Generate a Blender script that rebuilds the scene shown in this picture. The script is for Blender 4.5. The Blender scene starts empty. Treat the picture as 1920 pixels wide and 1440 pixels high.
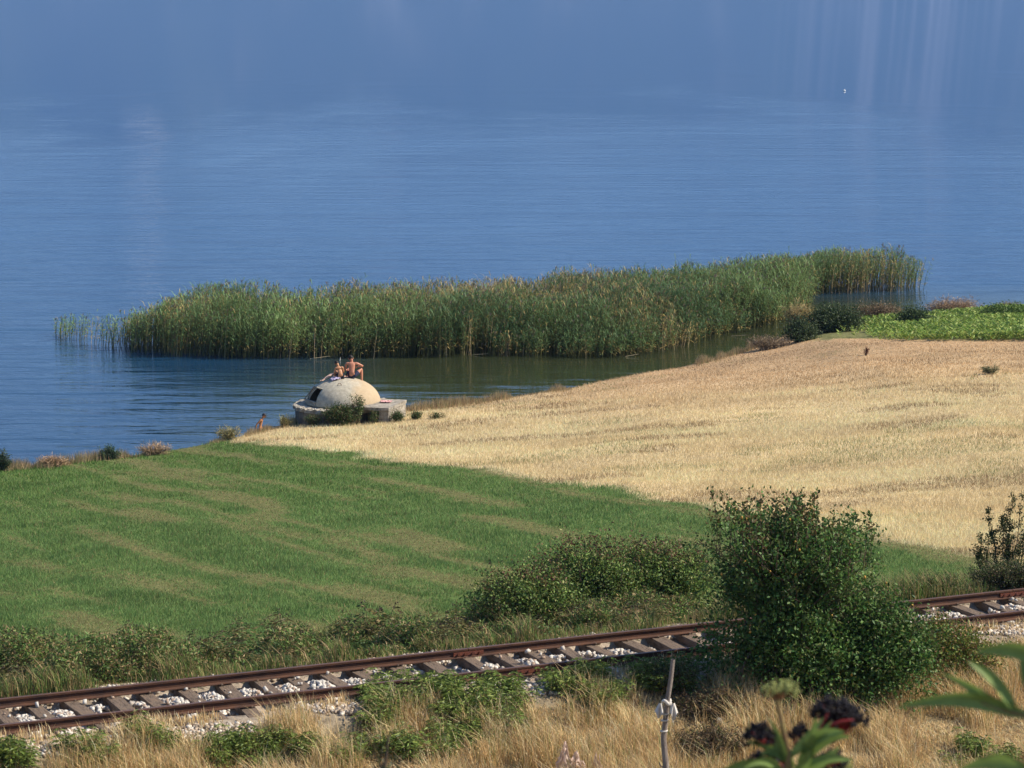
import bpy, bmesh, math, random
import numpy as np
from mathutils import Vector, Matrix
R = math.radians
rng = np.random.default_rng(7); random.seed(7)
scene = bpy.context.scene
COL = scene.collection

# ------------------------------------------------------------ camera, world, sun, exposure
F = 5100.0; CAMZ = 17.2; PITCH = R(8.6)
cd = bpy.data.cameras.new('camera'); cam = bpy.data.objects.new('camera', cd); COL.objects.link(cam)
cam.location = (0, 0, CAMZ); cam.rotation_euler = (R(90) - PITCH, 0, 0)
cd.sensor_width = 36; cd.lens = F / 1920 * 36; cd.clip_end = 60000; cd.clip_start = 0.1
cd.dof.use_dof = True; cd.dof.focus_distance = 75; cd.dof.aperture_fstop = 9
scene.camera = cam
SUN_AZ = R(88); SUN_EL = R(42)
world = bpy.data.worlds.new("World"); scene.world = world; world.use_nodes = True
nt = world.node_tree; nt.nodes.clear()
sky = nt.nodes.new('ShaderNodeTexSky'); sky.sky_type = 'NISHITA'; sky.sun_disc = False
sky.sun_elevation = SUN_EL; sky.sun_rotation = SUN_AZ; sky.altitude = 700; sky.dust_density = 0.1; sky.air_density = 1.0; sky.ozone_density = 4.0
bg = nt.nodes.new('ShaderNodeBackground'); bg.inputs[1].default_value = 0.09
out = nt.nodes.new('ShaderNodeOutputWorld')
nt.links.new(sky.outputs[0], bg.inputs[0]); nt.links.new(bg.outputs[0], out.inputs[0])
sl = bpy.data.lights.new('sun', 'SUN'); so = bpy.data.objects.new('sun', sl); COL.objects.link(so)
sl.energy = 5.0; sl.angle = R(0.5); sl.color = (1.0, 0.90, 0.74)
sd = Vector((math.sin(SUN_AZ) * math.cos(SUN_EL), math.cos(SUN_AZ) * math.cos(SUN_EL), math.sin(SUN_EL)))
so.rotation_euler = sd.to_track_quat('Z', 'Y').to_euler()
scene.view_settings.view_transform = 'Standard'; scene.view_settings.look = 'None'
scene.view_settings.gamma = 1; scene.view_settings.exposure = 0.75
scene.cycles.max_bounces = 6; scene.cycles.volume_bounces = 0; scene.cycles.transparent_max_bounces = 8
scene.cycles.caustics_reflective = False; scene.cycles.caustics_refractive = False

# ------------------------------------------------------------ pixel <-> world helpers (1920 x 1440 photo pixels)
def ray(u, v):
    x = (u - 960) / F; y = (720 - v) / F
    c, s = math.cos(PITCH), math.sin(PITCH)
    return np.array([x, c + y * s, -s + y * c])
def at(u, v, z=0.0):
    d = ray(u, v); t = (z - CAMZ) / d[2]
    return np.array([d[0] * t, d[1] * t, z])
def atd(u, v, dist):
    d = ray(u, v); t = dist / d[1]
    return np.array([d[0] * t, dist, CAMZ + d[2] * t])

# ------------------------------------------------------------ noise
_perm = rng.random((256, 256))
def vnoise(x, y, sc):
    x = np.asarray(x, float) / sc + 57.3; y = np.asarray(y, float) / sc + 91.7
    xi = np.floor(x).astype(int); yi = np.floor(y).astype(int); fx = x - xi; fy = y - yi
    fx = fx * fx * (3 - 2 * fx); fy = fy * fy * (3 - 2 * fy)
    a = _perm[xi % 256, yi % 256]; b = _perm[(xi + 1) % 256, yi % 256]
    c = _perm[xi % 256, (yi + 1) % 256]; d = _perm[(xi + 1) % 256, (yi + 1) % 256]
    return (a * (1 - fx) + b * fx) * (1 - fy) + (c * (1 - fx) + d * fx) * fy
def fbm(x, y, sc, o=3):
    s = 0; a = 1; t = 0
    for i in range(o):
        s = s + a * vnoise(np.asarray(x) + 13.1 * i, np.asarray(y) - 7.7 * i, sc / 2 ** i); t += a; a *= 0.55
    return s / t
def sst(a, b, x):
    t = np.clip((x - a) / (b - a), 0, 1); return t * t * (3 - 2 * t)

# ------------------------------------------------------------ terrain model
RAILZ = 5.75
A0 = at(0, 1310, RAILZ)[:2]; A1 = at(1920, 1103, RAILZ)[:2]
TD = (A1 - A0) / np.linalg.norm(A1 - A0); TN = np.array([-TD[1], TD[0]])
TC = A0 - 0.75 * TN
TANG = math.atan2(TD[1], TD[0])
def sl_(X, Y):
    dx = X - TC[0]; dy = Y - TC[1]
    return dx * TN[0] + dy * TN[1], dx * TD[0] + dy * TD[1]
shore_px = [(-700, 960), (-400, 925), (-200, 900), (0, 880), (100, 876), (200, 862), (330, 845), (400, 832), (470, 815), (540, 797), (600, 785), (690, 778), (760, 772),
            (900, 755), (1060, 730), (1100, 722), (1200, 704), (1290, 686), (1400, 660), (1460, 638), (1510, 604), (1600, 596), (1700, 592), (1760, 590), (1920, 574), (2200, 558), (2600, 545)]
SH = np.array([at(u, v, 0.3)[:2] for u, v in shore_px])
SH = np.vstack([[-400, SH[0, 1] - 60], SH, [500, SH[-1, 1] + 60]])
def shoreY(X):
    return np.interp(X, SH[:, 0], SH[:, 1]) + (vnoise(X, X * 0, 3.0) - 0.5) * 1.2
def tz(X, Y):
    X = np.asarray(X, float); Y = np.asarray(Y, float)
    s, l = sl_(X, Y)
    dsh = (shoreY(X) - Y) * 0.85
    dtr = np.maximum(s - 3.0, 0)
    f = np.clip(dsh, 0, None); k = f / (f + dtr + 1e-6)
    field = 0.34 + 4.75 * k
    field += (fbm(X, Y, 9) - 0.5) * 0.25 * np.clip(dsh / 6, 0, 1) + (vnoise(X, Y, 1.3) - 0.5) * 0.06
    z = field
    z = np.where(s < 3.0, 5.09 + (5.56 - 5.09) * sst(3.0, 1.5, s), z)
    z = np.where(np.abs(s) < 1.5, 5.42 + .14 * sst(.86, 1.05, np.abs(s)), z)
    front = 5.56 - 0.41 * sst(-1.6, -3.0, s) - 0.35 * sst(-3.0, -6.0, s) + (fbm(X, Y, 1.5) - 0.5) * 0.22 * sst(-1.6, -3, s)
    z = np.where(s < -1.5, front, z)
    hill = 5.0 + (38.6 - Y) * 0.265 + (fbm(X, Y, 3) - 0.5) * 0.3
    hill = np.where(Y < 0, 5.0 + 38.6 * 0.265 + (-Y) * 0.12, hill)
    z = np.where(Y < 41, np.maximum(z, hill), z)
    z = np.where(dsh < 0, 0.34 + np.maximum(dsh * 0.75, -3.0), z)
    return z
def att(u, v):
    z = 3.0
    d = ray(u, v); lo = 1.0; p = None
    t = np.linspace(20, 220, 4001)
    P = d[None, :] * t[:, None]; P[:, 2] += CAMZ
    g = tz(P[:, 0], P[:, 1]); h = P[:, 2] - g
    i = np.argmax(h < 0)
    return np.array([P[i, 0], P[i, 1], g[i]])
bnd_px = [(430, 829), (620, 845), (900, 882), (1100, 915), (1300, 948), (1500, 980), (1680, 1014), (1850, 1052), (2050, 1098)]
BN = np.array([att(u, v)[:2] for u, v in bnd_px])
BN = np.vstack([[BN[0, 0] - 0.5, BN[0, 1] + 60], BN])
BD = (BN[-1] - BN[1]) / np.linalg.norm(BN[-1] - BN[1]); BNn = np.array([-BD[1], BD[0]])
def bndY(X): return np.interp(X, BN[:, 0], BN[:, 1], left=1e4, right=BN[-1, 1])
CR = np.array([att(u, v)[:2] for u, v in [(1500, 640), (1600, 636), (1700, 640), (1920, 640), (2300, 640)]])
def zones(X, Y):
    """weights: green field, stubble, verge, crop strip"""
    s, l = sl_(X, Y)
    n = (fbm(X, Y, 1.6) - 0.5)
    by = bndY(X + n * .45) 
    stub = sst(-0.3, 0.5, (Y - by) * 0.45 + n * 1.0)
    verge = 1 - sst(3.4, 4.8, s + n * 2.5)
    cy = np.interp(X, CR[:, 0], CR[:, 1], left=1e4)
    crop = sst(-0.4, 0.6, (Y - cy) + n * 3)
    stub = stub * (1 - verge) * (1 - crop)
    green = (1 - stub) * (1 - verge) * (1 - crop)
    return green, stub, verge, crop * (1 - verge)
def swath(X, Y, o=4):
    q = (X - BN[1, 0]) * BNn[0] + (Y - BN[1, 1]) * BNn[1] + (fbm(X, Y, 12, 2) - 0.5) * 1.6
    a = (X - BN[1, 0]) * BD[0] + (Y - BN[1, 1]) * BD[1]
    return fbm(q, a / 9.0 + q * .03, .65, o)
def stripes(X, Y):
    q = (X - BN[1, 0]) * BNn[0] + (Y - BN[1, 1]) * BNn[1]
    q = q + (fbm(X, Y, 12, 2) - 0.5) * 1.6
    return 0.5 + 0.5 * np.cos(2 * math.pi * q / 2.6) * np.clip(1.15 - (np.asarray(Y) - 55) / 45, .15, 1)

# ------------------------------------------------------------ scene helpers
def tag(o, label=None, cat=None, group=None, kind=None):
    if label: o['label'] = label
    if cat: o['category'] = cat
    if group: o['group'] = group
    if kind: o['kind'] = kind
    return o
def empty(name, loc, rz=0):
    o = bpy.data.objects.new(name, None); COL.objects.link(o)
    o.location = Vector([float(c) for c in loc]); o.rotation_euler = (0, 0, rz); o.empty_display_size = 0.2
    return o
def copy_tree(o, parent=None):
    c = o.copy(); COL.objects.link(c)
    if parent is not None: c.parent = parent
    for ch in list(o.children): copy_tree(ch, c)
    return c
def npmesh(name, V, Fc, mat, parent=None, cols=None, smooth=False):
    """V (n,3); Fc (m,k) int; cols (n,3)"""
    me = bpy.data.meshes.new(name); V = np.ascontiguousarray(V, dtype=np.float32); Fc = np.ascontiguousarray(Fc, dtype=np.int32)
    me.vertices.add(len(V)); me.vertices.foreach_set('co', V.ravel())
    m, k = Fc.shape
    me.loops.add(m * k); me.loops.foreach_set('vertex_index', Fc.ravel())
    me.polygons.add(m); me.polygons.foreach_set('loop_start', np.arange(0, m * k, k, dtype=np.int32))
    if smooth: me.polygons.foreach_set('use_smooth', np.ones(m, dtype=bool))
    me.update(calc_edges=True)
    if cols is not None:
        a = me.color_attributes.new('Col', 'FLOAT_COLOR', 'POINT')
        c4 = np.ones((len(V), 4), dtype=np.float32); c4[:, :3] = cols
        a.data.foreach_set('color', c4.ravel())
    o = bpy.data.objects.new(name, me); COL.objects.link(o)
    if mat: me.materials.append(mat)
    if parent: o.parent = parent
    return o
def bmobj(name, bm, mat, parent=None, smooth=False, bevel=0):
    me = bpy.data.meshes.new(name); bm.to_mesh(me); bm.free()
    if smooth:
        for p in me.polygons: p.use_smooth = True
    o = bpy.data.objects.new(name, me); COL.objects.link(o); me.materials.append(mat)
    if parent: o.parent = parent
    if bevel:
        b = o.modifiers.new('b', 'BEVEL'); b.width = bevel; b.segments = 2; b.limit_method = 'ANGLE'
    return o
def box(bm, c, s, rot=None, jit=0.0):
    M = Matrix.Translation(c) @ (rot if rot else Matrix()) @ Matrix.Diagonal((s[0], s[1], s[2], 1))
    r = bmesh.ops.create_cube(bm, size=1.0, matrix=M)
    if jit:
        for v in r['verts']: v.co += Vector([random.uniform(-jit, jit) for _ in range(3)])
    return r
def tube_np(pts, rad, k=6, cap=True):
    pts = np.array(pts, float); n = len(pts); rad = np.broadcast_to(np.array(rad, float), (n,))
    T = np.gradient(pts, axis=0); T /= np.linalg.norm(T, axis=1, keepdims=True) + 1e-9
    up = np.array([0.13, 0.31, 0.94]); 
    S = np.cross(T, up); bad = np.linalg.norm(S, axis=1) < 0.1
    S[bad] = np.cross(T[bad], [1, 0, 0]); S /= np.linalg.norm(S, axis=1, keepdims=True)
    U = np.cross(S, T)
    a = np.linspace(0, 2 * math.pi, k, endpoint=False)
    V = pts[:, None, :] + rad[:, None, None] * (np.cos(a)[None, :, None] * S[:, None, :] + np.sin(a)[None, :, None] * U[:, None, :])
    V = V.reshape(-1, 3); Fc = []
    for i in range(n - 1):
        for j in range(k):
            Fc.append((i * k + j, i * k + (j + 1) % k, (i + 1) * k + (j + 1) % k, (i + 1) * k + j))
    return V, np.array(Fc)
def merge(parts):
    Vs = []; Fs = []; Cs = []; o = 0
    for p in parts:
        Vs.append(p[0]); Fs.append(p[1] + o); o += len(p[0])
        if len(p) > 2: Cs.append(p[2])
    return np.vstack(Vs), np.vstack(Fs), (np.vstack(Cs) if Cs else None)
def blades(base, h, w, lean, col):
    """one tall thin triangle each, tip leaning"""
    n = len(base); a = rng.random(n) * math.pi
    side = np.stack([np.cos(a), np.sin(a) * 0.5, np.zeros(n)], 1) * (np.asarray(w).reshape(-1, 1) if np.ndim(w) else w) * 0.5
    h = np.broadcast_to(h, (n,))
    tip = base + np.stack([lean[:, 0], lean[:, 1], h], 1)
    V = np.stack([base - side, base + side, tip], 1).reshape(-1, 3)
    Fc = np.arange(3 * n).reshape(-1, 3)
    return V, Fc, np.repeat(col, 3, axis=0)
def unit(v): return v / (np.linalg.norm(v, axis=-1, keepdims=True) + 1e-9)
def leaves(c, d, L, W, col, fold=0.25):
    """diamond leaves: start c, direction d, random roll"""
    n = len(c); d = unit(d); r = unit(rng.normal(size=(n, 3)) + np.array([0, 0, 0.6])); s = unit(np.cross(d, r)); nn = np.cross(s, d)
    L = np.broadcast_to(L, (n,))[:, None]; W = np.broadcast_to(W, (n,))[:, None]
    mid = c + d * L * 0.45 
    V = np.stack([c, mid + s * W * 0.5 + nn * W * fold, c + d * L, mid - s * W * 0.5 + nn * W * fold], 1).reshape(-1, 3)
    b = np.arange(n)[:, None] * 4
    Fc = np.concatenate([b + [0, 1, 2], b + [0, 2, 3]], 0)
    return V, Fc, np.repeat(col, 4, axis=0)
def pick(cols, n, var=0.15, p=None):
    cols = np.array(cols, float); i = rng.choice(len(cols), n, p=p)
    return np.clip(cols[i] * (1 + var * rng.normal(size=(n, 1))), 0.005, 0.9)

# ------------------------------------------------------------ materials
def newmat(name):
    m = bpy.data.materials.new(name); m.use_nodes = True; m.node_tree.nodes.clear(); return m, m.node_tree
def N(nt, t, **kw):
    n = nt.nodes.new(t)
    for k, v in kw.items():
        if k.startswith('i_'): n.inputs[int(k[2:])].default_value = v
        else: setattr(n, k, v)
    return n
def pmat(name, c1, c2=None, rough=0.8, scale=8, bump=0.0, bscale=40, c3=None, spec=0.3, coord='Object', stretch=None, metallic=0):
    m, nt = newmat(name); o = N(nt, 'ShaderNodeOutputMaterial'); p = N(nt, 'ShaderNodeBsdfPrincipled')
    p.inputs['Roughness'].default_value = rough; p.inputs['Specular IOR Level'].default_value = spec; p.inputs['Metallic'].default_value = metallic
    nt.links.new(p.outputs[0], o.inputs[0])
    tc = N(nt, 'ShaderNodeTexCoord'); mp = N(nt, 'ShaderNodeMapping'); nt.links.new(tc.outputs[coord], mp.inputs[0])
    if stretch: mp.inputs['Scale'].default_value = stretch
    if c2 is None: c2 = tuple(x * 0.75 for x in c1)
    nz = N(nt, 'ShaderNodeTexNoise'); nz.inputs['Scale'].default_value = scale; nz.inputs['Detail'].default_value = 6; nz.inputs['Roughness'].default_value = 0.65
    nt.links.new(mp.outputs[0], nz.inputs['Vector'])
    cr = N(nt, 'ShaderNodeValToRGB'); e = cr.color_ramp.elements
    e[0].position = 0.35; e[0].color = (*c2, 1); e[1].position = 0.65; e[1].color = (*c1, 1)
    if c3 is not None:
        x = e.new(0.5); x.color = (*c3, 1)
    nt.links.new(nz.outputs[0], cr.inputs[0]); nt.links.new(cr.outputs[0], p.inputs['Base Color'])
    if bump:
        nb = N(nt, 'ShaderNodeTexNoise'); nb.inputs['Scale'].default_value = bscale; nb.inputs['Detail'].default_value = 5
        nt.links.new(mp.outputs[0], nb.inputs['Vector'])
        b = N(nt, 'ShaderNodeBump'); b.inputs['Strength'].default_value = bump; b.inputs['Distance'].default_value = 0.02
        nt.links.new(nb.outputs[0], b.inputs['Height']); nt.links.new(b.outputs[0], p.inputs['Normal'])
    return m
def leafmat(name, trans=0.3, rough=0.55, gloss=0.06, attr=True, col=(0.06, 0.11, 0.03)):
    m, nt = newmat(name); o = N(nt, 'ShaderNodeOutputMaterial')
    if attr:
        a = N(nt, 'ShaderNodeVertexColor'); a.layer_name = 'Col'; src = a.outputs[0]
    else:
        tc = N(nt, 'ShaderNodeTexCoord'); nz = N(nt, 'ShaderNodeTexNoise'); nz.inputs['Scale'].default_value = 30
        nt.links.new(tc.outputs['Object'], nz.inputs['Vector'])
        cr = N(nt, 'ShaderNodeValToRGB'); cr.color_ramp.elements[0].color = (*[c * 0.75 for c in col], 1); cr.color_ramp.elements[1].color = (*[c * 1.25 for c in col], 1)
        nt.links.new(nz.outputs[0], cr.inputs[0]); src = cr.outputs[0]
    d = N(nt, 'ShaderNodeBsdfDiffuse'); t = N(nt, 'ShaderNodeBsdfTranslucent'); g = N(nt, 'ShaderNodeBsdfGlossy'); g.inputs['Roughness'].default_value = rough
    g.inputs[0].default_value = (0.8, 0.8, 0.8, 1)
    nt.links.new(src, d.inputs[0]); nt.links.new(src, t.inputs[0])
    m1 = N(nt, 'ShaderNodeMixShader'); m1.inputs[0].default_value = trans; nt.links.new(d.outputs[0], m1.inputs[1]); nt.links.new(t.outputs[0], m1.inputs[2])
    m2 = N(nt, 'ShaderNodeMixShader'); m2.inputs[0].default_value = gloss; nt.links.new(m1.outputs[0], m2.inputs[1]); nt.links.new(g.outputs[0], m2.inputs[2])
    nt.links.new(m2.outputs[0], o.inputs[0]); return m
M_leaf = leafmat('foliage', 0.28, 0.5, 0.022)
M_grass = leafmat('grass_blades', 0.25, 0.6, 0.015)
M_reed = leafmat('reed_blades', 0.3, 0.5, 0.02)
M_bark = pmat('bark', (0.16, 0.12, 0.08), (0.07, 0.05, 0.035), 0.9, 12, 0.5)
M_conc = pmat('old_concrete', (0.44, 0.40, 0.33), (0.17, 0.15, 0.12), 0.9, 6, 0.9, 50, c3=(0.33, 0.295, 0.24))
M_cdark = pmat('shaded_concrete', (0.24, 0.205, 0.165), (0.10, 0.085, 0.07), 0.95, 6, 0.9, 50, c3=(0.17, 0.145, 0.12))  # darker copy of old concrete: shade of base and entrance put into its colour
M_rail = pmat('rusty_rail', (0.115, 0.052, 0.03), (0.055, 0.030, 0.023), 0.75, 7, 0.3, 80, spec=0.25, stretch=(0.4, 1, 1))
M_railtop = pmat('rail_running_surface', (0.13, 0.065, 0.045), (0.07, 0.045, 0.04), 0.5, 5, 0, stretch=(0.3, 1, 1), spec=0.5)
M_plate = pmat('rusty_red_plate', (0.20, 0.06, 0.032), (0.11, 0.04, 0.028), 0.8, 14, 0.4, 60)
M_sleep = pmat('weathered_sleeper_wood', (0.22, 0.145, 0.095), (0.09, 0.06, 0.042), 0.9, 6, 0.8, 25, c3=(0.18, 0.135, 0.10), stretch=(6, 0.8, 3))
M_stone = leafmat('limestone_ballast', 0.0, 0.8, 0.02)
# ============================================================ SETTING
# ---- ground sheet
def axis(lo, a, b, hi, step):
    mid = np.arange(a, b, step); L = [a]; s = step
    while L[-1] > lo: s *= 1.25; L.append(L[-1] - s)
    H = [b]; s = step
    while H[-1] < hi: s *= 1.25; H.append(H[-1] + s)
    return np.concatenate([np.array(L[1:])[::-1], mid, np.array(H)])
xs = axis(-400, -26, 36, 500, 0.25); ys = np.concatenate([axis(-200, 34, 56, 56.1, 0.16)[:-1], np.arange(56.3, 158, .33), [159, 162, 170, 200]])
GX, GY = np.meshgrid(xs, ys); GZ = tz(GX, GY)
nx, ny = len(xs), len(ys)
V = np.stack([GX, GY, GZ], -1).reshape(-1, 3)
i = np.arange(ny - 1)[:, None] * nx + np.arange(nx - 1)[None, :]
Fq = np.stack([i, i + 1, i + nx + 1, i + nx], -1).reshape(-1, 4)
g, st, ve, cr_ = zones(V[:, 0], V[:, 1]); sp = stripes(V[:, 0], V[:, 1])
s_, l_ = sl_(V[:, 0], V[:, 1])
cG = np.where((sp * .35 + .35 + (swath(V[:, 0], V[:, 1]) - 0.5) * 2)[:, None] > 0.42, [0.11, 0.16, 0.045], [0.155, 0.155, 0.058])
nn = fbm(V[:, 0], V[:, 1], 5)[:, None]
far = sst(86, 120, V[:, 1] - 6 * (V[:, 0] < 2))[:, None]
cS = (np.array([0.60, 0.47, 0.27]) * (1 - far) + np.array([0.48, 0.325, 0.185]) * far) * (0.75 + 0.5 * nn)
cV = np.array([0.24, 0.19, 0.11]) * (0.6 + 0.8 * nn)
ball = np.exp(-(s_ / 1.9) ** 4)[:, None]
cV = cV * (1 - ball) + np.array([0.40, 0.33, 0.26]) * ball
cC = np.array([0.15, 0.15, 0.06]) * (0.6 + 0.8 * nn)
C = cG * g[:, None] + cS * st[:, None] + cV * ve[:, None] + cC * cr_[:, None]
dsh = (shoreY(V[:, 0]) - V[:, 1])
mud = sst(0.6, -0.3, dsh)[:, None]; C = C * (1 - mud) + np.array([0.13, 0.10, 0.06]) * mud
mg, nt = newmat('ground_soil'); o = N(nt, 'ShaderNodeOutputMaterial'); p = N(nt, 'ShaderNodeBsdfPrincipled'); p.inputs['Roughness'].default_value = 0.95; p.inputs['Specular IOR Level'].default_value = 0.1
a = N(nt, 'ShaderNodeVertexColor'); a.layer_name = 'Col'; tc = N(nt, 'ShaderNodeTexCoord')
n1 = N(nt, 'ShaderNodeTexNoise'); n1.inputs['Scale'].default_value = 6; n1.inputs['Detail'].default_value = 8; n1.inputs['Roughness'].default_value = 0.75
nt.links.new(tc.outputs['Object'], n1.inputs['Vector'])
mr = N(nt, 'ShaderNodeMapRange'); mr.inputs[1].default_value = 0.3; mr.inputs[2].default_value = 0.7; mr.inputs[3].default_value = 0.45; mr.inputs[4].default_value = 1.5
mx = N(nt, 'ShaderNodeVectorMath'); mx.operation = 'SCALE'
nt.links.new(n1.outputs[0], mr.inputs[0]); nt.links.new(a.outputs[0], mx.inputs[0]); nt.links.new(mr.outputs[0], mx.inputs[3])
b = N(nt, 'ShaderNodeBump'); b.inputs['Strength'].default_value = 0.8; b.inputs['Distance'].default_value = 0.05
nt.links.new(n1.outputs[0], b.inputs['Height']); nt.links.new(b.outputs[0], p.inputs['Normal'])
nt.links.new(mx.outputs[0], p.inputs['Base Color']); nt.links.new(p.outputs[0], o.inputs[0])
ground = npmesh('ground', V, Fq, mg, None, C, True); tag(ground, kind='structure')

# ---- lake
mw, nt = newmat('lake_water'); o = N(nt, 'ShaderNodeOutputMaterial'); p = N(nt, 'ShaderNodeBsdfPrincipled')
p.inputs['IOR'].default_value = 1.333; p.inputs['Roughness'].default_value = 0.03
tc = N(nt, 'ShaderNodeTexCoord'); sx = N(nt, 'ShaderNodeSeparateXYZ'); nt.links.new(tc.outputs['Object'], sx.inputs[0])
# body colour: murky green in the reed inlet, blue further out
mr = N(nt, 'ShaderNodeMapRange'); mr.inputs[1].default_value = 100; mr.inputs[2].default_value = 190
nt.links.new(sx.outputs[1], mr.inputs[0])
mixc = N(nt, 'ShaderNodeMix'); mixc.data_type = 'RGBA'; mixc.inputs[6].default_value = (0.008, 0.038, 0.085, 1); mixc.inputs[7].default_value = (0.012, 0.06, 0.14, 1)
nt.links.new(mr.outputs[0], mixc.inputs[0])
def wave(sx_, sy_, det, rough=0.55):
    mp = N(nt, 'ShaderNodeMapping'); mp.inputs['Scale'].default_value = (sx_, sy_, 1); mp.inputs['Rotation'].default_value = (0, 0, R(random.uniform(-6, 6)))
    nt.links.new(tc.outputs['Object'], mp.inputs[0]); w = N(nt, 'ShaderNodeTexNoise'); w.inputs['Scale'].default_value = 1; w.inputs['Detail'].default_value = det; w.inputs['Roughness'].default_value = rough; w.inputs['Distortion'].default_value = 0.4
    nt.links.new(mp.outputs[0], w.inputs['Vector']); return w.outputs[0]
def M_(op, a_, b_):
    m = N(nt, 'ShaderNodeMath', operation=op)
    for k, x in enumerate((a_, b_)):
        if hasattr(x, 'links'): nt.links.new(x, m.inputs[k])
        else: m.inputs[k].default_value = x
    return m.outputs[0]
w1 = wave(0.22, 0.75, 4); w2 = wave(1.2, 3.2, 3); w3 = wave(0.035, 0.13, 3); w4 = wave(0.10, 0.38, 3); w5 = wave(.012, .05, 2)
calm = N(nt, 'ShaderNodeMapRange'); calm.interpolation_type = 'SMOOTHSTEP'; calm.inputs[1].default_value = 60; calm.inputs[2].default_value = 430; calm.inputs[3].default_value = 1; calm.inputs[4].default_value = 0.07
patch = wave(0.022, 0.008, 3); ysh = M_('ADD', sx.outputs[1], M_('MULTIPLY', M_('SUBTRACT', patch, 0.5), 700.0))
nt.links.new(ysh, calm.inputs[0])
# sheltered inlet behind the reeds
shx = N(nt, 'ShaderNodeMapRange'); shx.inputs[1].default_value = -14; shx.inputs[2].default_value = -5; nt.links.new(sx.outputs[0], shx.inputs[0])
shy = N(nt, 'ShaderNodeMapRange'); shy.inputs[1].default_value = 152; shy.inputs[2].default_value = 140; nt.links.new(sx.outputs[1], shy.inputs[0])
shel = M_('SUBTRACT', 1.0, M_('MULTIPLY', M_('MULTIPLY', shx.outputs[0], shy.outputs[0]), 0.62))
shin = M_('MULTIPLY', shx.outputs[0], shy.outputs[0])
mixd = N(nt, 'ShaderNodeMix'); mixd.data_type = 'RGBA'; mixd.inputs[7].default_value = (0.030, 0.038, 0.018, 1); nt.links.new(shin, mixd.inputs[0]); nt.links.new(mixc.outputs[2], mixd.inputs[6]); nt.links.new(mixd.outputs[2], p.inputs['Base Color'])
hgt = M_('ADD', M_('ADD', M_('MULTIPLY', w1, 0.14), M_('MULTIPLY', w2, 0.018)), M_('ADD', M_('ADD', M_('MULTIPLY', w3, 0.26), M_('MULTIPLY', w4, 0.14)), M_('MULTIPLY', w5, 0.3)))
hgt = M_('MULTIPLY', hgt, M_('MULTIPLY', calm.outputs[0], shel))
b = N(nt, 'ShaderNodeBump'); b.inputs['Strength'].default_value = 1.0; b.inputs['Distance'].default_value = 0.75
nt.links.new(hgt, b.inputs['Height']); nt.links.new(b.outputs[0], p.inputs['Normal']); nt.links.new(p.outputs[0], o.inputs[0])
bm = bmesh.new(); 
vs = [bm.verts.new(c) for c in ((-15000, 60, 0), (15000, 60, 0), (15000, 15900, 0), (-15000, 15900, 0))]; bm.faces.new(vs)
lake = bmobj('lake', bm, mw); tag(lake, kind='structure')

# ---- mountains across the lake (above the frame, mirrored in the water)
mxs = np.linspace(-9000, 9000, 361); mys = np.linspace(13700, 14900, 50)
MX, MY = np.meshgrid(mxs, mys)
t_ = (MY - 13700) / 1200
ridge = 1060 + 420 * (fbm(MX, MX * 0 + 5, 1300, 4) - 0.5) * 2 + 330 * np.exp(-((MX + 1950) / 330) ** 2)  # crest raised at left to hold the pale patch painted for the glint
prof = np.sin(np.clip(t_ * 1.35, 0, 1) * math.pi / 2) ** 1.1
MZ = ridge * prof * (0.82 + 0.36 * fbm(MX, MY, 900, 5)) - 30 * (1 - t_)
MZ[-1, :] = -40; MZ[0, :] = -20
V = np.stack([MX, MY, MZ], -1).reshape(-1, 3); n_x = len(mxs)
i = np.arange(len(mys) - 1)[:, None] * n_x + np.arange(n_x - 1)[None, :]
Fq = np.stack([i, i + 1, i + n_x + 1, i + n_x], -1).reshape(-1, 4)
mm, nt = newmat('mountain_slopes'); o = N(nt, 'ShaderNodeOutputMaterial'); p = N(nt, 'ShaderNodeBsdfPrincipled'); p.inputs['Roughness'].default_value = 1; p.inputs['Specular IOR Level'].default_value = 0
tc = N(nt, 'ShaderNodeTexCoord'); nz = N(nt, 'ShaderNodeTexNoise'); nz.inputs['Scale'].default_value = 0.004; nz.inputs['Detail'].default_value = 8
nt.links.new(tc.outputs['Object'], nz.inputs['Vector']); cr = N(nt, 'ShaderNodeValToRGB'); e = cr.color_ramp.elements
e[0].position = 0.45; e[0].color = (0.035, 0.055, 0.03, 1); e[1].position = 0.72; e[1].color = (0.26, 0.24, 0.20, 1); x = e.new(0.62); x.color = (0.07, 0.08, 0.05, 1)
nt.links.new(nz.outputs[0], cr.inputs[0]); # pale scree gullies down one flank
sxm = N(nt, 'ShaderNodeSeparateXYZ'); nt.links.new(tc.outputs['Object'], sxm.inputs[0])
mpg = N(nt, 'ShaderNodeMapping'); mpg.inputs['Scale'].default_value = (.030, .0001, .0003); nt.links.new(tc.outputs['Object'], mpg.inputs[0])
ng = N(nt, 'ShaderNodeTexNoise'); ng.inputs['Scale'].default_value = 1; ng.inputs['Detail'].default_value = 3; nt.links.new(mpg.outputs[0], ng.inputs['Vector'])
gm = N(nt, 'ShaderNodeMapRange'); gm.inputs[1].default_value = .46; gm.inputs[2].default_value = .70; nt.links.new(ng.outputs[0], gm.inputs[0])
g1 = N(nt, 'ShaderNodeMapRange'); g1.interpolation_type = 'SMOOTHSTEP'; g1.inputs[1].default_value = 1150; g1.inputs[2].default_value = 2000; nt.links.new(sxm.outputs[0], g1.inputs[0])
g2 = N(nt, 'ShaderNodeMapRange'); g2.interpolation_type = 'SMOOTHSTEP'; g2.inputs[1].default_value = 2680; g2.inputs[2].default_value = 2350; nt.links.new(sxm.outputs[0], g2.inputs[0])
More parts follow.
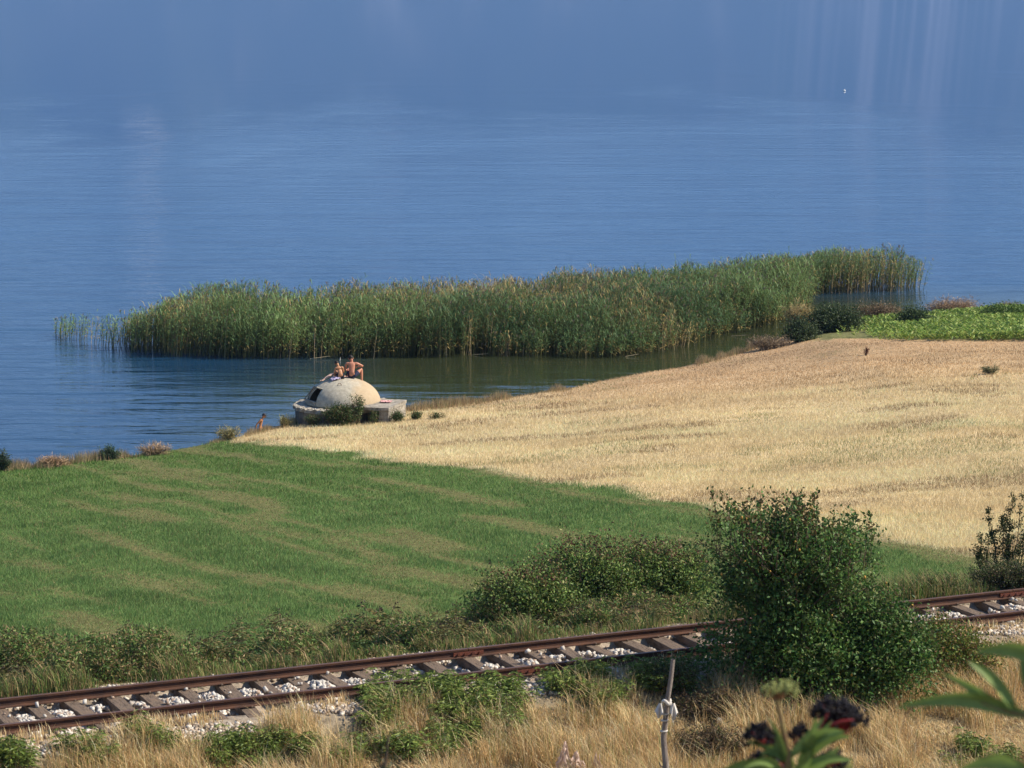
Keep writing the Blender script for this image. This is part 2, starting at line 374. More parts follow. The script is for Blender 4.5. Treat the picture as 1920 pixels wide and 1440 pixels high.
ga = N(nt, 'ShaderNodeMath', operation='MULTIPLY'); gb = N(nt, 'ShaderNodeMath', operation='MULTIPLY'); nt.links.new(g1.outputs[0], ga.inputs[0]); nt.links.new(g2.outputs[0], ga.inputs[1]); nt.links.new(ga.outputs[0], gb.inputs[0]); nt.links.new(gm.outputs[0], gb.inputs[1])
gx = N(nt, 'ShaderNodeMix'); gx.data_type = 'RGBA'; gx.inputs[7].default_value = (.33, .30, .27, 1); nt.links.new(gb.outputs[0], gx.inputs[0]); nt.links.new(cr.outputs[0], gx.inputs[6])
# pale patch under the crest at left, painted for the glint in the water
def band(src, a, b_, c, d):
    m1_ = N(nt, 'ShaderNodeMapRange'); m1_.interpolation_type = 'SMOOTHSTEP'; m1_.inputs[1].default_value = a; m1_.inputs[2].default_value = b_; nt.links.new(src, m1_.inputs[0])
    m2_ = N(nt, 'ShaderNodeMapRange'); m2_.interpolation_type = 'SMOOTHSTEP'; m2_.inputs[1].default_value = d; m2_.inputs[2].default_value = c; nt.links.new(src, m2_.inputs[0])
    k_ = N(nt, 'ShaderNodeMath', operation='MULTIPLY'); nt.links.new(m1_.outputs[0], k_.inputs[0]); nt.links.new(m2_.outputs[0], k_.inputs[1]); return k_.outputs[0]
kc = N(nt, 'ShaderNodeMath', operation='MULTIPLY'); nt.links.new(band(sxm.outputs[0], -2090, -2000, -1900, -1810), kc.inputs[0]); nt.links.new(band(sxm.outputs[2], 820, 1050, 1800, 1900), kc.inputs[1])
gy = N(nt, 'ShaderNodeMix'); gy.data_type = 'RGBA'; gy.inputs[7].default_value = (.85, .80, .72, 1); nt.links.new(kc.outputs[0], gy.inputs[0]); nt.links.new(gx.outputs[2], gy.inputs[6])
nt.links.new(gy.outputs[2], p.inputs['Base Color']); nt.links.new(p.outputs[0], o.inputs[0])
mt = npmesh('mountains', V, Fq, mm, None, None, True); tag(mt, kind='structure')
# ---- haze
mh, nt = newmat('haze_air'); o = N(nt, 'ShaderNodeOutputMaterial'); pv = N(nt, 'ShaderNodeVolumePrincipled')
pv.inputs['Color'].default_value = (0.27, 0.49, 0.98, 1); pv.inputs['Density'].default_value = 0.000085; pv.inputs['Anisotropy'].default_value = 0.0
nt.links.new(pv.outputs[0], o.inputs['Volume'])
bm = bmesh.new(); box(bm, (0, 7500, 890), (32000, 17000, 1830)); hz = bmobj('haze', bm, mh); tag(hz, kind='stuff')

# ============================================================ REED BED
RH = 2.5
front = [at(u, v, 0)[:2] for u, v in [(112, 622), (150, 636), (190, 650), (250, 662), (350, 669), (500, 673), (650, 672), (800, 670), (900, 667), (1000, 669), (1130, 671), (1210, 665), (1280, 652), (1340, 632), (1420, 618), (1470, 606), (1500, 592)]]
inlet = [at(u, v, 0)[:2] for u, v in [(1512, 575), (1508, 556), (1560, 552), (1620, 549), (1680, 547), (1725, 545)]]
EB = [np.array([(u - 960) / F * 152, yy]) for u, yy in [(1722, 150.5), (1650, 152.2), (1530, 153)]]
back = [at(u, v + dv, h)[:2] for u, v, h, dv in [(1400, 480, 2.4, 0), (1300, 486, 2.4, 0), (1120, 490, 2.5, 0), (1000, 508, 2.4, 0), (850, 512, 2.5, 0), (700, 522, 2.5, 0),
        (550, 528, 2.5, 0), (380, 531, 2.3, 0), (280, 550, 2.1, 0), (200, 575, 1.8, 0), (150, 592, 1.2, 0), (108, 602, 0.9, 0)]]
POLY = np.array(front + inlet + EB + back)
def inpoly(P, poly):
    x, y = P[:, 0], P[:, 1]; ins = np.zeros(len(P), bool); j = len(poly) - 1
    for i in range(len(poly)):
        xi, yi = poly[i]; xj, yj = poly[j]
        c = ((yi > y) != (yj > y)) & (x < (xj - xi) * (y - yi) / (yj - yi + 1e-12) + xi); ins ^= c; j = i
    return ins
def dpoly(P, poly):
    d = np.full(len(P), 1e9)
    for i in range(len(poly)):
        a = poly[i - 1]; b = poly[i]; ab = b - a; t = np.clip(((P - a) @ ab) / (ab @ ab + 1e-9), 0, 1)
        d = np.minimum(d, np.linalg.norm(P - (a + t[:, None] * ab), axis=1))
    return d
lo = POLY.min(0); hi = POLY.max(0)
def reeds(n):
    P = lo - 1 + rng.random((n, 2)) * (hi - lo + 2); ins = inpoly(P + (rng.random((n, 2)) - .5) * 0.9, POLY); P = P[ins]
    # thin towards the tip and leave gaps
    dl = P[:, 0] - POLY[:, 0].min(); keep = rng.random(len(P)) < np.clip(0.45 + dl / 3.5, 0, 1); P = P[keep]
    dr = POLY[:, 0].max() - P[:, 0]; P = P[rng.random(len(P)) < np.clip(0.6 + dr / 2.0, 0, 1)]
    cl = fbm(P[:, 0], P[:, 1], 1.0, 2); P = P[rng.random(len(P)) < sst(0.22, 0.5, cl) * .8 + .2]
    n = len(P); dp = dpoly(P, POLY)
    big = fbm(P[:, 0], P[:, 1] * 1.0, 6, 3)
    frontY = np.interp(P[:, 0], [f[0] for f in front], [f[1] for f in front])
    df = P[:, 1] - frontY
    h = (1.75 + 0.55 * sst(0, 2.0, dp) + 0.7 * (big - 0.5) * 2 * 0.6 + 0.14 * rng.normal(size=n) + 0.9 * (fbm(P[:, 0], P[:, 1] * .6, 1.3, 2) - .5))
    h *= np.interp(P[:, 0], [POLY[:, 0].min(), POLY[:, 0].min() + 3, POLY[:, 0].min() + 8], [0.5, 0.75, 1])
    h += .42 * sst(8.5, 12, P[:, 0]) * sst(135, 141, P[:, 1])
    h *= 1 - .24 * sst(13, 15.5, P[:, 0]) * sst(143, 146, P[:, 1])
    skirt = (df < 2.2) & (P[:, 0] > -1) & (P[:, 0] < 12); h[skirt] *= 0.55 + 0.2 * df[skirt].clip(0, 2.2)
    h = np.maximum(h, 0.5)
    z0 = np.full(n, -0.05); base = np.stack([P[:, 0], P[:, 1], z0], 1)
    az = rng.random(n) * 2 * math.pi; ln = np.abs(rng.normal(size=n)) * 0.13 * h
    lean = np.stack([np.cos(az) * ln + 0.10 * h, np.sin(az) * ln], 1)
    dead = fbm(P[:, 0] + 40, P[:, 1], 4, 3); dd = np.exp(-((P[:, 0] + 3) / 9) ** 2) * sst(3, 6, df)
    isdead = rng.random(n) < np.clip(0.05 + sst(0.5, 0.72, dead) * 0.4 + dd * 0.55, 0, .85)
    stemc = np.where(isdead[:, None], [0.40, 0.31, 0.19], [0.16, 0.16, 0.06]) * (1 + 0.18 * rng.normal(size=(n, 1)))
    tip = base + np.stack([lean[:, 0], lean[:, 1], h], 1)
    parts = []
    a = rng.random(n) * math.pi; side = np.stack([np.cos(a), np.sin(a), 0 * a], 1) * 0.014
    mid = base + (tip - base) * 0.55 - np.stack([lean[:, 0], lean[:, 1], 0 * h], 1) * 0.15
    V = np.stack([base - side, base + side, mid + side * .8, mid - side * .8, tip + side * .3, tip - side * .3], 1).reshape(-1, 3)
    b = np.arange(n)[:, None] * 6; Fc = np.concatenate([b + [0, 1, 2], b + [0, 2, 3], b + [3, 2, 4], b + [3, 4, 5]], 0)
    cc = np.repeat(stemc, 6, axis=0); parts.append((V, Fc, cc))
    K = 12
    for k in range(K):
        f = 0.16 + 0.82 * (k + rng.random(n)) / K
        kill = rng.random(n) < np.where(isdead, 0.55, np.where(f < 0.25, 0.4, 0.03)); idx = np.where(~kill)[0]
        ff = f[idx]; s0 = base[idx] + (tip - base)[idx] * ff[:, None]
        az = rng.random(len(idx)) * 2 * math.pi; L = (0.30 + 0.22 * rng.random(len(idx))) * np.clip(h[idx] / 2, .75, 1.1); up = 0.75 + 0.35 * rng.normal(size=len(idx)) + 0.5 * (ff > .8)
        d = unit(np.stack([np.cos(az) + .35, np.sin(az), up], 1)); d2 = unit(d + np.array([0.15, 0, -0.75])); W = 0.034
        sd_ = unit(np.cross(d, [0, 0, 1.0])) * W * .5
        m1 = s0 + d * L[:, None] * 0.5; t1 = m1 + d2 * L[:, None] * 0.5
        V = np.stack([s0 - sd_ * .4, s0 + sd_ * .4, m1 + sd_, m1 - sd_, t1], 1).reshape(-1, 3)
        b = np.arange(len(idx))[:, None] * 5; Fc = np.concatenate([b + [0, 1, 2], b + [0, 2, 3], b + [3, 2, 4]], 0)
        gcol = np.array([0.175, 0.265, 0.095]) * (1 + .22 * rng.normal(size=(len(idx), 1))); blu = np.array([0.075, 0.145, 0.06]) * (1 + .2 * rng.normal(size=(len(idx), 1)))
        bb = np.clip(.55 * sst(0.42, 0.6, big[idx]) + .6 * np.exp(-((P[idx, 0] - 3) / 8) ** 2), 0, 1)[:, None]; gcol = gcol * (1 + .25 * sst(-7, -12, P[idx, 0]))[:, None]; gc = gcol * (1 - bb) + blu * bb  # leaf colour raised at the left end so it looks more lit
        dry = np.array([0.44, 0.33, 0.13]) * (1 + .2 * rng.normal(size=(len(idx), 1)))
        pd = np.clip(1.15 - ff * 2.6, 0.02, 1); pd = np.where(isdead[idx], 0.9, pd); isd = rng.random(len(idx)) < pd
        gc = np.where(isd[:, None], dry, gc); parts.append((V, Fc, np.repeat(np.clip(gc, .01, .8), 5, axis=0)))
    # plumes
    pl = np.where(rng.random(n) < 0.10)[0]; tp = tip[pl]; 
    for k in range(4):
        d = unit(rng.normal(size=(len(pl), 3)) * .35 + np.array([.35, 0, 1])); parts.append(leaves(tp - d * .05, d, 0.2, 0.035, pick([(0.22, 0.17, 0.13), (0.30, 0.24, 0.17)], len(pl))))
    return merge(parts)
V, Fc, cc = reeds(62000)
rb = npmesh('reeds', V, Fc, M_reed, None, cc); tag(rb, 'long dense bed of green and tan reeds standing in the lake', 'reeds', kind='stuff')
print('reed tris', len(Fc))

# ============================================================ FIELD COVER (stuff)
def scatter(px0, px1, n, Y0, Y1, margin=1.15, edge=None):
    Y = Y0 + (Y1 - Y0) * rng.random(n); half = (960 / F) * Y * margin + 0.5; X = (rng.random(n) * 2 - 1) * half
    return X, Y
# stubble
def cover(n, Y0, Y1, zone, hfun, wid, colfun, lean=0.12, keep=None, pw=1.0):
    # density falls with distance so that screen density stays even
    q = rng.random(n); Y = 1 / (1 / Y0 + (1 / Y1 - 1 / Y0) * q) if pw == 1 else Y0 + (Y1 - Y0) * q
    half = (960 / F) * Y * 1.15 + 4; X = (rng.random(n) * 2 - 1) * half
    g, st, ve, cr = zones(X, Y); w = (g, st, ve, cr)[zone]
    k = (rng.random(n) < w) & (shoreY(X) - Y > -0.1)
    if keep is not None: k &= keep(X, Y)
    X = X[k]; Y = Y[k]; Z = tz(X, Y) - 0.01; h = hfun(X, Y); m = len(X)
    a = rng.random(m) * 2 * math.pi; l = rng.random(m) * lean
    if np.ndim(lean): pass
    L = np.stack([np.cos(a) * l, np.sin(a) * l], 1) * 1.0
    W = wid * (0.7 + 0.6 * rng.random(m)) * (Y / 80)
    return blades(np.stack([X, Y, Z], 1), h, W, L, colfun(X, Y))
def stub_h(X, Y):
    far = sst(102, 122, Y)
    rows = 0.5 + 0.5 * np.cos(2 * math.pi * ((X * .35 + Y) + fbm(X, Y, 6) * 1.4) / 1.25)
    return (0.115 * (1 - far) + 0.05 * far) * (0.55 + 0.7 * rng.random(len(X))) * (0.85 + 0.25 * rows) * (0.7 + .6 * fbm(X, Y, 4))
def stub_c(X, Y):
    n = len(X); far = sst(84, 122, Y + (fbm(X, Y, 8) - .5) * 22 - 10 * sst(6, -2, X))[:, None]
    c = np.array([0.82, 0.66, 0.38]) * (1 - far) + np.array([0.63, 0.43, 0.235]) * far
    c = c * (0.72 + 0.55 * fbm(X, Y, 3, 3)[:, None]) * (1 + 0.16 * rng.normal(size=(n, 1)))
    gr = (fbm(X + 30, Y * 1.5, 5, 4) > 0.68) & (rng.random(n) < .25); c[gr] = np.array([0.20, 0.24, 0.09])
    br = (fbm(X - 30, Y * 2.0, 4, 4) > 0.62) & (rng.random(n) < .5); c[br] = np.array([0.30, 0.20, 0.11])
    return np.clip(c, .02, .85)
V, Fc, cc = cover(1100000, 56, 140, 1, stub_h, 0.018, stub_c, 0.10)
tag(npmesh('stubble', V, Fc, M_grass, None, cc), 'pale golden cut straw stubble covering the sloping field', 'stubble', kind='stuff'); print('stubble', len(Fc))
# mown green forage
def gk(X, Y):
    sp = stripes(X, Y) * .45 + .42 + (swath(X, Y) - 0.5) * 1.9 + .10
    return rng.random(len(X)) < (0.6 + 0.4 * sst(0.2, 0.7, sp))
def gh(X, Y):
    sp = sst(0.2, 0.9, stripes(X, Y) * .5 + .3 + (swath(X, Y) - .5) * 2.2)
    return (0.045 + 0.055 * sp * fbm(X, Y, .5, 2) * 1.6) * (0.6 + 0.8 * rng.random(len(X)))
def gc(X, Y):
    n = len(X); sp = sst(0.1, 0.85, stripes(X, Y) * .45 + .42 + (swath(X, Y) - .5) * 1.9 + .10)[:, None]
    nearb = sst(60, 100, Y)[:, None]
    gcol = np.array([0.17, 0.275, 0.085]) * (1 - nearb) + np.array([0.14, 0.24, 0.055]) * nearb
    dry = np.where(rng.random((n, 1)) < .5, [0.34, 0.24, 0.12], [0.27, 0.27, 0.10])
    mixk = (rng.random((n, 1)) < (0.50 * (1 - sp) + .08)); c = np.where(mixk, dry, gcol) * (0.75 + .5 * fbm(X, Y, 1.2)[:, None])
    return np.clip(c * (1 + .2 * rng.normal(size=(n, 1))), .01, .8)
V, Fc, cc = cover(1100000, 44, 108, 0, gh, 0.020, gc, 0.09, gk)
tag(npmesh('mown_grass', V, Fc, M_grass, None, cc), 'mown green forage lying in diagonal windrows on the near field', 'grass', kind='stuff'); print('green', len(Fc))
# crop strip (leafy green)
def crop():
    n = 20000; X = 12 + rng.random(n) * 24; Y = np.interp(X, CR[:, 0], CR[:, 1]) - 1 + rng.random(n) * 26
    k = (shoreY(X) - Y > 4.0) & (Y > np.interp(X, CR[:, 0], CR[:, 1])); k &= rng.random(n) < sst(14.5, 21, X); X = X[k]; Y = Y[k]; m = len(X)
    h = (0.30 + 0.35 * fbm(X, Y, 3)) * (0.55 + .45 * sst(16, 24, X)); Z = tz(X, Y); parts = []
    for k in range(7):
        f = (k + 1) / 8; s0 = np.stack([X, Y, Z + h * f], 1); az = rng.random(m) * 6.28
        d = np.stack([np.cos(az), np.sin(az), .6 + 0 * az], 1); parts.append(leaves(s0, d, 0.24, 0.07, pick([(0.25, 0.36, 0.07), (0.38, 0.44, 0.12), (0.17, 0.27, 0.06)], m, .2)))
    return merge(parts)
V, Fc, cc = crop(); tag(npmesh('crop_leaves', V, Fc, M_leaf, None, cc), 'strip of bright green leafy crop growing along the far shore', 'crop', kind='stuff')
# shoreline dry grass
def shoregrass():
    n = 60000; X = -24 + rng.random(n) * 62; X = X; sy = shoreY(X); dlt = np.abs(rng.normal(size=n)) * 0.55 - 0.25; Y = sy - dlt
    cl = fbm(X, Y * .3, 1.3, 3) + .10 * sst(-5, -10, X); k = rng.random(n) < sst(0.36, 0.62, cl); X = X[k]; Y = Y[k]; cl = cl[k]; m = len(X)
    h = (0.05 + 0.36 * sst(.5, .75, cl)) * (0.4 + .8 * rng.random(m)); a = rng.random(m) * 6.28; l = rng.random(m) * h * .5
    c = pick([(0.50, 0.38, 0.21), (0.42, 0.28, 0.17), (0.36, 0.30, 0.16), (0.13, 0.17, 0.06)], m, .18, p=[.4, .25, .2, .15])
    return blades(np.stack([X, Y, tz(X, Y) - .02], 1), h, 0.022, np.stack([np.cos(a) * l, np.sin(a) * l], 1), c)
V, Fc, cc = shoregrass(); tag(npmesh('shore_grass', V, Fc, M_grass, None, cc), 'ragged dry grass fringe along the water edge', 'grass', kind='stuff')
# field-edge fringe between stubble and green
# verge growth each side of the track (ground cover)
def verge_grass(n, s0, s1, hmin, hmax, cols, p, clsc, thr, l0=-4, l1=34, lean=.5, wid=0.012):
    s = s0 + (s1 - s0) * rng.random(n); l = l0 + (l1 - l0) * rng.random(n)
    X = TC[0] + s * TN[0] + l * TD[0]; Y = TC[1] + s * TN[1] + l * TD[1]
    cl = fbm(X, Y, clsc, 3); k = rng.random(n) < sst(thr - .12, thr + .12, cl); X = X[k]; Y = Y[k]; cl = cl[k]; m = len(X)
    k2 = Y > 38.9; X = X[k2]; Y = Y[k2]; cl = cl[k2]; m = len(X)
    h = (hmin + (hmax - hmin) * sst(thr, thr + .25, cl)) * (.35 + .8 * rng.random(m)); a = rng.random(m) * 6.28; lx = rng.random(m) * h * lean
    # bend: two stacked pieces
    base = np.stack([X, Y, tz(X, Y) - .01], 1); c = pick(cols, m, .16, p)
    side = np.stack([np.cos(a + 1.3), np.sin(a + 1.3), 0 * a], 1) * wid * .5
    mid = base + np.stack([np.cos(a) * lx * .3, np.sin(a) * lx * .3, h * .6], 1); tip = base + np.stack([np.cos(a) * lx, np.sin(a) * lx, h * .95], 1)
    V = np.stack([base - side, base + side, mid + side * .8, mid - side * .8, tip], 1).reshape(-1, 3); b = np.arange(m)[:, None] * 5
    return V, np.concatenate([b + [0, 1, 2], b + [0, 2, 3], b + [3, 2, 4]], 0), np.repeat(c, 5, axis=0)
mixg = [(0.13, 0.22, 0.055), (0.20, 0.26, 0.07), (0.28, 0.22, 0.10), (0.46, 0.33, 0.17), (0.08, 0.13, 0.045)]
straw = [(0.80, 0.60, 0.31), (0.68, 0.46, 0.22), (0.84, 0.70, 0.44), (0.42, 0.28, 0.15), (0.22, 0.26, 0.08)]
p1 = merge([verge_grass(300000, -9.0, -1.9, 0.06, 0.62, straw, [.32, .24, .12, .18, .14], .8, 0.37, wid=.008, lean=1.1), verge_grass(40000, -9.0, -1.9, 0.3, 0.75, straw, [.5, .3, .2, 0, 0], .5, 0.56, wid=.007, lean=.5)])
p5 = verge_grass(260000, -9.0, -2.2, 0.02, 0.10, straw, [.34, .28, .14, .20, .04], .7, 0.2, wid=.010, lean=3.0)
p6 = verge_grass(30000, .95, 1.9, 0.05, 0.25, mixg, [.25, .2, .2, .25, .1], .6, 0.35, wid=.01)
p2 = verge_grass(26000, -2.1, -0.92, 0.08, 0.26, straw, [.4, .3, .2, .1, 0], .8, 0.44)
p4 = verge_grass(3000, -0.6, 0.6, 0.05, 0.2, straw, [.4, .3, .2, .1, 0], .6, 0.6)
V, Fc, cc = merge([p1, p2, p4, p5]); tag(npmesh('dry_grass', V, Fc, M_grass, None, cc), 'tall golden dry grass on the bank in front of the track', 'grass', kind='stuff')
mixg = [(0.13, 0.22, 0.055), (0.20, 0.26, 0.07), (0.28, 0.22, 0.10), (0.46, 0.33, 0.17), (0.08, 0.13, 0.045)]
V, Fc, cc = verge_grass(170000, 1.15, 5.2, 0.10, 0.55, mixg, [.25, .2, .2, .22, .13], .9, 0.42, wid=.012, lean=.9)
# leafy undergrowth mixed into the verge
n_ = 300000; s = 1.5 + 3.4 * rng.random(n_); l = -5 + 21 * rng.random(n_); X = TC[0] + s * TN[0] + l * TD[0]; Y = TC[1] + s * TN[1] + l * TD[1]
cl = fbm(X, Y, .9, 3); k = rng.random(n_) < sst(.36, .62, cl) * sst(5.2, 3.6, s); X = X[k]; Y = Y[k]; cl = cl[k]; m = len(X); hh = (.12 + .55 * sst(.4, .75, cl)) * (1 + .55 * sst(7, 0, l[k])) * rng.random(m) ** .7 * np.clip((s[k] - 1.3) / .8, .3, 1)
lv = leaves(np.stack([X, Y, tz(X, Y) + hh], 1), rng.normal(size=(m, 3)) + [0, 0, .1], .075 * (.5 + rng.random(m)), .028, pick([(.13, .23, .055), (.19, .26, .07), (.22, .18, .08), (.32, .23, .11), (.08, .14, .04)], m, .2))
V, Fc, cc = V, Fc, cc
lo_ = npmesh('verge_undergrowth', lv[0], lv[1], M_leaf, None, lv[2]); tag(lo_, 'leafy green and brown undergrowth along the far side of the track', 'weeds', kind='stuff')
V, Fc, cc = merge([(V, Fc, cc), p6]); tag(npmesh('verge_weeds', V, Fc, M_grass, None, cc), 'rough green and brown weeds between the track and the mown field', 'weeds', kind='stuff')
# cover on the near hillside (below the frame, seen only from other positions)
n = 40000; Y = 8 + 31 * rng.random(n); X = (rng.random(n) * 2 - 1) * 13; k = fbm(X, Y, 1.5) > .45; X = X[k]; Y = Y[k]; m = len(X); a = rng.random(m) * 6.28; h = .10 + .25 * rng.random(m)
V, Fc, cc = blades(np.stack([X, Y, tz(X, Y) - .01], 1), h, .014, np.stack([np.cos(a), np.sin(a)], 1) * .12, pick(straw, m, .15))
tag(npmesh('hillside_grass', V, Fc, M_grass, None, cc), 'short dry grass covering the near hillside below the viewer', 'grass', kind='stuff')
# ballast
def stones(n, s0, s1, l0, l1, size, heap):
    s = s0 + (s1 - s0) * rng.random(n); l = l0 + (l1 - l0) * rng.random(n)
    ph = ((l + SL0) / SLP) % 1.0; gap = ((ph > 0.26) & (ph < 0.92)) | (rng.random(n) < .02) if heap else np.ones(n, bool)
    if heap: gap &= np.abs(np.abs(s) - .75) > .09
    dens = fbm(l + 20, s * 1.5, 1.1, 2); gap &= rng.random(n) < sst(.34, .5, dens); s = s[gap]; l = l[gap]; n = len(s); ph = ph[gap]
    X = TC[0] + s * TN[0] + l * TD[0]; Y = TC[1] + s * TN[1] + l * TD[1]
    hz_ = (np.clip(1 - (s / .62) ** 2, 0, 1) * np.clip(1 - ((ph - .59) / .38) ** 2, 0, 1) * .16 * (.4 + fbm(l, s, .9)) if heap else 0)
    base = np.stack([X, Y, tz(X, Y) + .02 + hz_ * rng.random(n) ** .4 + (np.where((ph > .26) & (ph < .92), 0, .17) if heap else 0)], 1)
    cube = np.array([[x, y, z] for x in (-1, 1) for y in (-1, 1) for z in (-1, 1)], float) * .5
    q = rng.normal(size=(n, 3, 3)); Q, _ = np.linalg.qr(q)
    sz = size * (.55 + .9 * rng.random((n, 1, 1)) ** 2) * np.array([1.2, .9, .7])
    loc = cube[None] * sz * (1 + .35 * (rng.random((n, 8, 3)) - .5) * 2)
    V = (np.einsum('nij,nkj->nki', Q, loc) + base[:, None, :]).reshape(-1, 3)
    fq = np.array([[0, 1, 3, 2], [4, 6, 7, 5], [0, 4, 5, 1], [2, 3, 7, 6], [0, 2, 6, 4], [1, 5, 7, 3]])
    Fc = (np.arange(n)[:, None, None] * 8 + fq[None]).reshape(-1, 4)
    c = pick([(0.60, 0.56, 0.50), (0.46, 0.40, 0.34), (0.34, 0.25, 0.19)], n, .12, [.6, .25, .15]) if heap else pick([(0.60, 0.55, 0.48), (0.42, 0.33, 0.25), (0.34, 0.27, 0.2)], n, .15)
    return V, Fc, np.repeat(c, 8, axis=0)
SLP = 0.62; SL0 = 0.1
V, Fc, cc = merge([stones(46000, -0.68, .68, -5, 34, .056, True), stones(22000, -2.0, -0.82, -5, 34, .05, False), stones(6000, -3.6, -1.6, 12, 24, .035, False), stones(4500, .85, 1.4, -5, 34, .05, False)])
tag(npmesh('ballast', V, Fc, M_stone, None, cc), 'white limestone ballast heaped between the railway sleepers', 'gravel', kind='stuff')
# ============================================================ RAILWAY TRACK
tr = empty('railway_track', (TC[0], TC[1], RAILZ), TANG)
tag(tr, 'rusty single railway track on weathered wooden sleepers crossing the foreground', 'railway track')
prof = [(-.065, -.15), (.065, -.15), (.065, -.138), (.014, -.118), (.010, -.05), (.034, -.036), (.036, -.006), (.028, 0), (-.028, 0), (-.036, -.006), (-.034, -.036), (-.010, -.05), (-.014, -.118), (-.065, -.138)]
L0, L1 = -22.0, 38.0
def rail(y, joints):
    cuts = [L0] + joints + [L1]; bm = bmesh.new()
    for a, b in zip(cuts[:-1], cuts[1:]):
        a2 = a + .006; b2 = b - .006; n = 2
        va = [bm.verts.new((a2, y + px, pz)) for px, pz in prof]; vb = [bm.verts.new((b2, y + px, pz)) for px, pz in prof]
        k = len(prof)
        for i in range(k): bm.faces.new((va[i], va[(i + 1) % k], vb[(i + 1) % k], vb[i]))
        bm.faces.new(va[::-1]); bm.faces.new(vb)
    bmesh.ops.recalc_face_normals(bm, faces=bm.faces)
    o = bmobj('rail', bm, M_rail, tr); o.data.materials.append(M_railtop)
    for pl in o.data.polygons:
        if pl.normal.z > .9 and pl.center.z > -.01: pl.material_index = 1
    for j in joints:
        bm = bmesh.new()
        for sg in (-1, 1):
            box(bm, (j, y + sg * .027, -.082), (.56, .022, .066))
            for bx_ in (-.2, -.07, .07, .2):
                bmesh.ops.create_cone(bm, cap_ends=True, segments=6, radius1=.018, radius2=.018, depth=.03, matrix=Matrix.Translation((j + bx_, y + sg * .05, -.08)) @ Matrix.Rotation(R(90), 4, 'X'))
        bmobj('fishplate', bm, M_plate, o)
    return o
def lof(u, v, off):   # position along the track of an image column on a rail
    p_ = at(u, v, RAILZ); return float((p_[0] - TC[0]) * TD[0] + (p_[1] - TC[1]) * TD[1])
rail(.75, [-12.0, lof(880, 1217, 0), lof(1905, 1108, 0)]); rail(-.75, [-11.5, lof(1010, 1255, 0), lof(1010, 1255, 0) + 10.5])
k0 = int((L0 + SL0) / SLP)
for k in range(96):
    l = L0 + .3 + k * SLP; l = round((l + SL0) / SLP) * SLP - SL0 + SLP * .09
    bm = bmesh.new(); ww = random.uniform(.21, .26)
    box(bm, (l + random.uniform(-.05, .05), random.uniform(-.1, .1), -.225 - random.choice((0, 0, .01, .02))), (ww, random.uniform(2.35, 2.6), .14), Matrix.Rotation(random.uniform(-.07, .07), 4, 'Z'), .012)
    for sg in (-1, 1):
        for q in (-.09, .09): box(bm, (l + random.uniform(-.02, .02), sg * .75 + q, -.142), (.035, .03, .035))
    bmobj('sleeper', bm, M_sleep, tr, bevel=.01)

# ============================================================ BUNKER
BO = att(639, 797) + np.array([0, 1.85, .04])
bk = empty('bunker', BO); tag(bk, 'round grey concrete bunker with a domed roof standing at the water edge', 'bunker')
# dome: stained concrete
md, nt = newmat('dome_concrete'); o = N(nt, 'ShaderNodeOutputMaterial'); p = N(nt, 'ShaderNodeBsdfPrincipled'); p.inputs['Roughness'].default_value = .9; p.inputs['Specular IOR Level'].default_value = .15
tc = N(nt, 'ShaderNodeTexCoord'); sx = N(nt, 'ShaderNodeSeparateXYZ'); nt.links.new(tc.outputs['Object'], sx.inputs[0])
nz = N(nt, 'ShaderNodeTexNoise'); nz.inputs['Scale'].default_value = 2.2; nz.inputs['Detail'].default_value = 7; nt.links.new(tc.outputs['Object'], nz.inputs['Vector'])
nf = N(nt, 'ShaderNodeTexNoise'); nf.inputs['Scale'].default_value = 7; nf.inputs['Detail'].default_value = 8; nf.inputs['Roughness'].default_value = .75; nt.links.new(tc.outputs['Object'], nf.inputs['Vector'])
cr = N(nt, 'ShaderNodeValToRGB'); e = cr.color_ramp.elements; e[0].position = .3; e[0].color = (.30, .27, .215, 1); e[1].position = .7; e[1].color = (.58, .53, .42, 1)
nt.links.new(nf.outputs[0], cr.inputs[0])
ad = N(nt, 'ShaderNodeMath', operation='MULTIPLY_ADD'); ad.inputs[1].default_value = 1.1; nt.links.new(nz.outputs[0], ad.inputs[0]); nt.links.new(sx.outputs[0], ad.inputs[2])
mr = N(nt, 'ShaderNodeMapRange'); mr.inputs[1].default_value = .85; mr.inputs[2].default_value = 1.25; nt.links.new(ad.outputs[0], mr.inputs[0])
mul = N(nt, 'ShaderNodeMath', operation='MULTIPLY'); mul.inputs[1].default_value = .68; nt.links.new(mr.outputs[0], mul.inputs[0])
mixc = N(nt, 'ShaderNodeMix'); mixc.data_type = 'RGBA'; mixc.inputs[7].default_value = (.46, .33, .19, 1); nt.links.new(mul.outputs[0], mixc.inputs[0]); nt.links.new(cr.outputs[0], mixc.inputs[6])
nt.links.new(mixc.outputs[2], p.inputs['Base Color'])
b = N(nt, 'ShaderNodeBump'); b.inputs['Strength'].default_value = .5; b.inputs['Distance'].default_value = .02; nt.links.new(nf.outputs[0], b.inputs['Height']); nt.links.new(b.outputs[0], p.inputs['Normal']); nt.links.new(p.outputs[0], o.inputs[0])
DR, DH, DB = 1.40, .97, .50
def dome_z(x, y, R_=DR, H_=DH):
    r2 = min((x * x + y * y) / R_ ** 2, 1); return DB + H_ * (1 - r2) ** .5
nu, nv = 120, 36; thick = .09
def domeshell(R_, H_):
    P = np.zeros((nv + 1, nu, 3))
    for j in range(nv + 1):
        th = j / nv * (math.pi / 2) * .985
        for i in range(nu):
            ph = 2 * math.pi * i / nu
            P[j, i] = (R_ * math.cos(th) * math.cos(ph), R_ * math.cos(th) * math.sin(ph), DB + H_ * math.sin(th))
    return P
Po = domeshell(DR, DH); Pi = domeshell(DR - thick, DH - thick)
Po += (rng.random(Po.shape) - .5) * .006
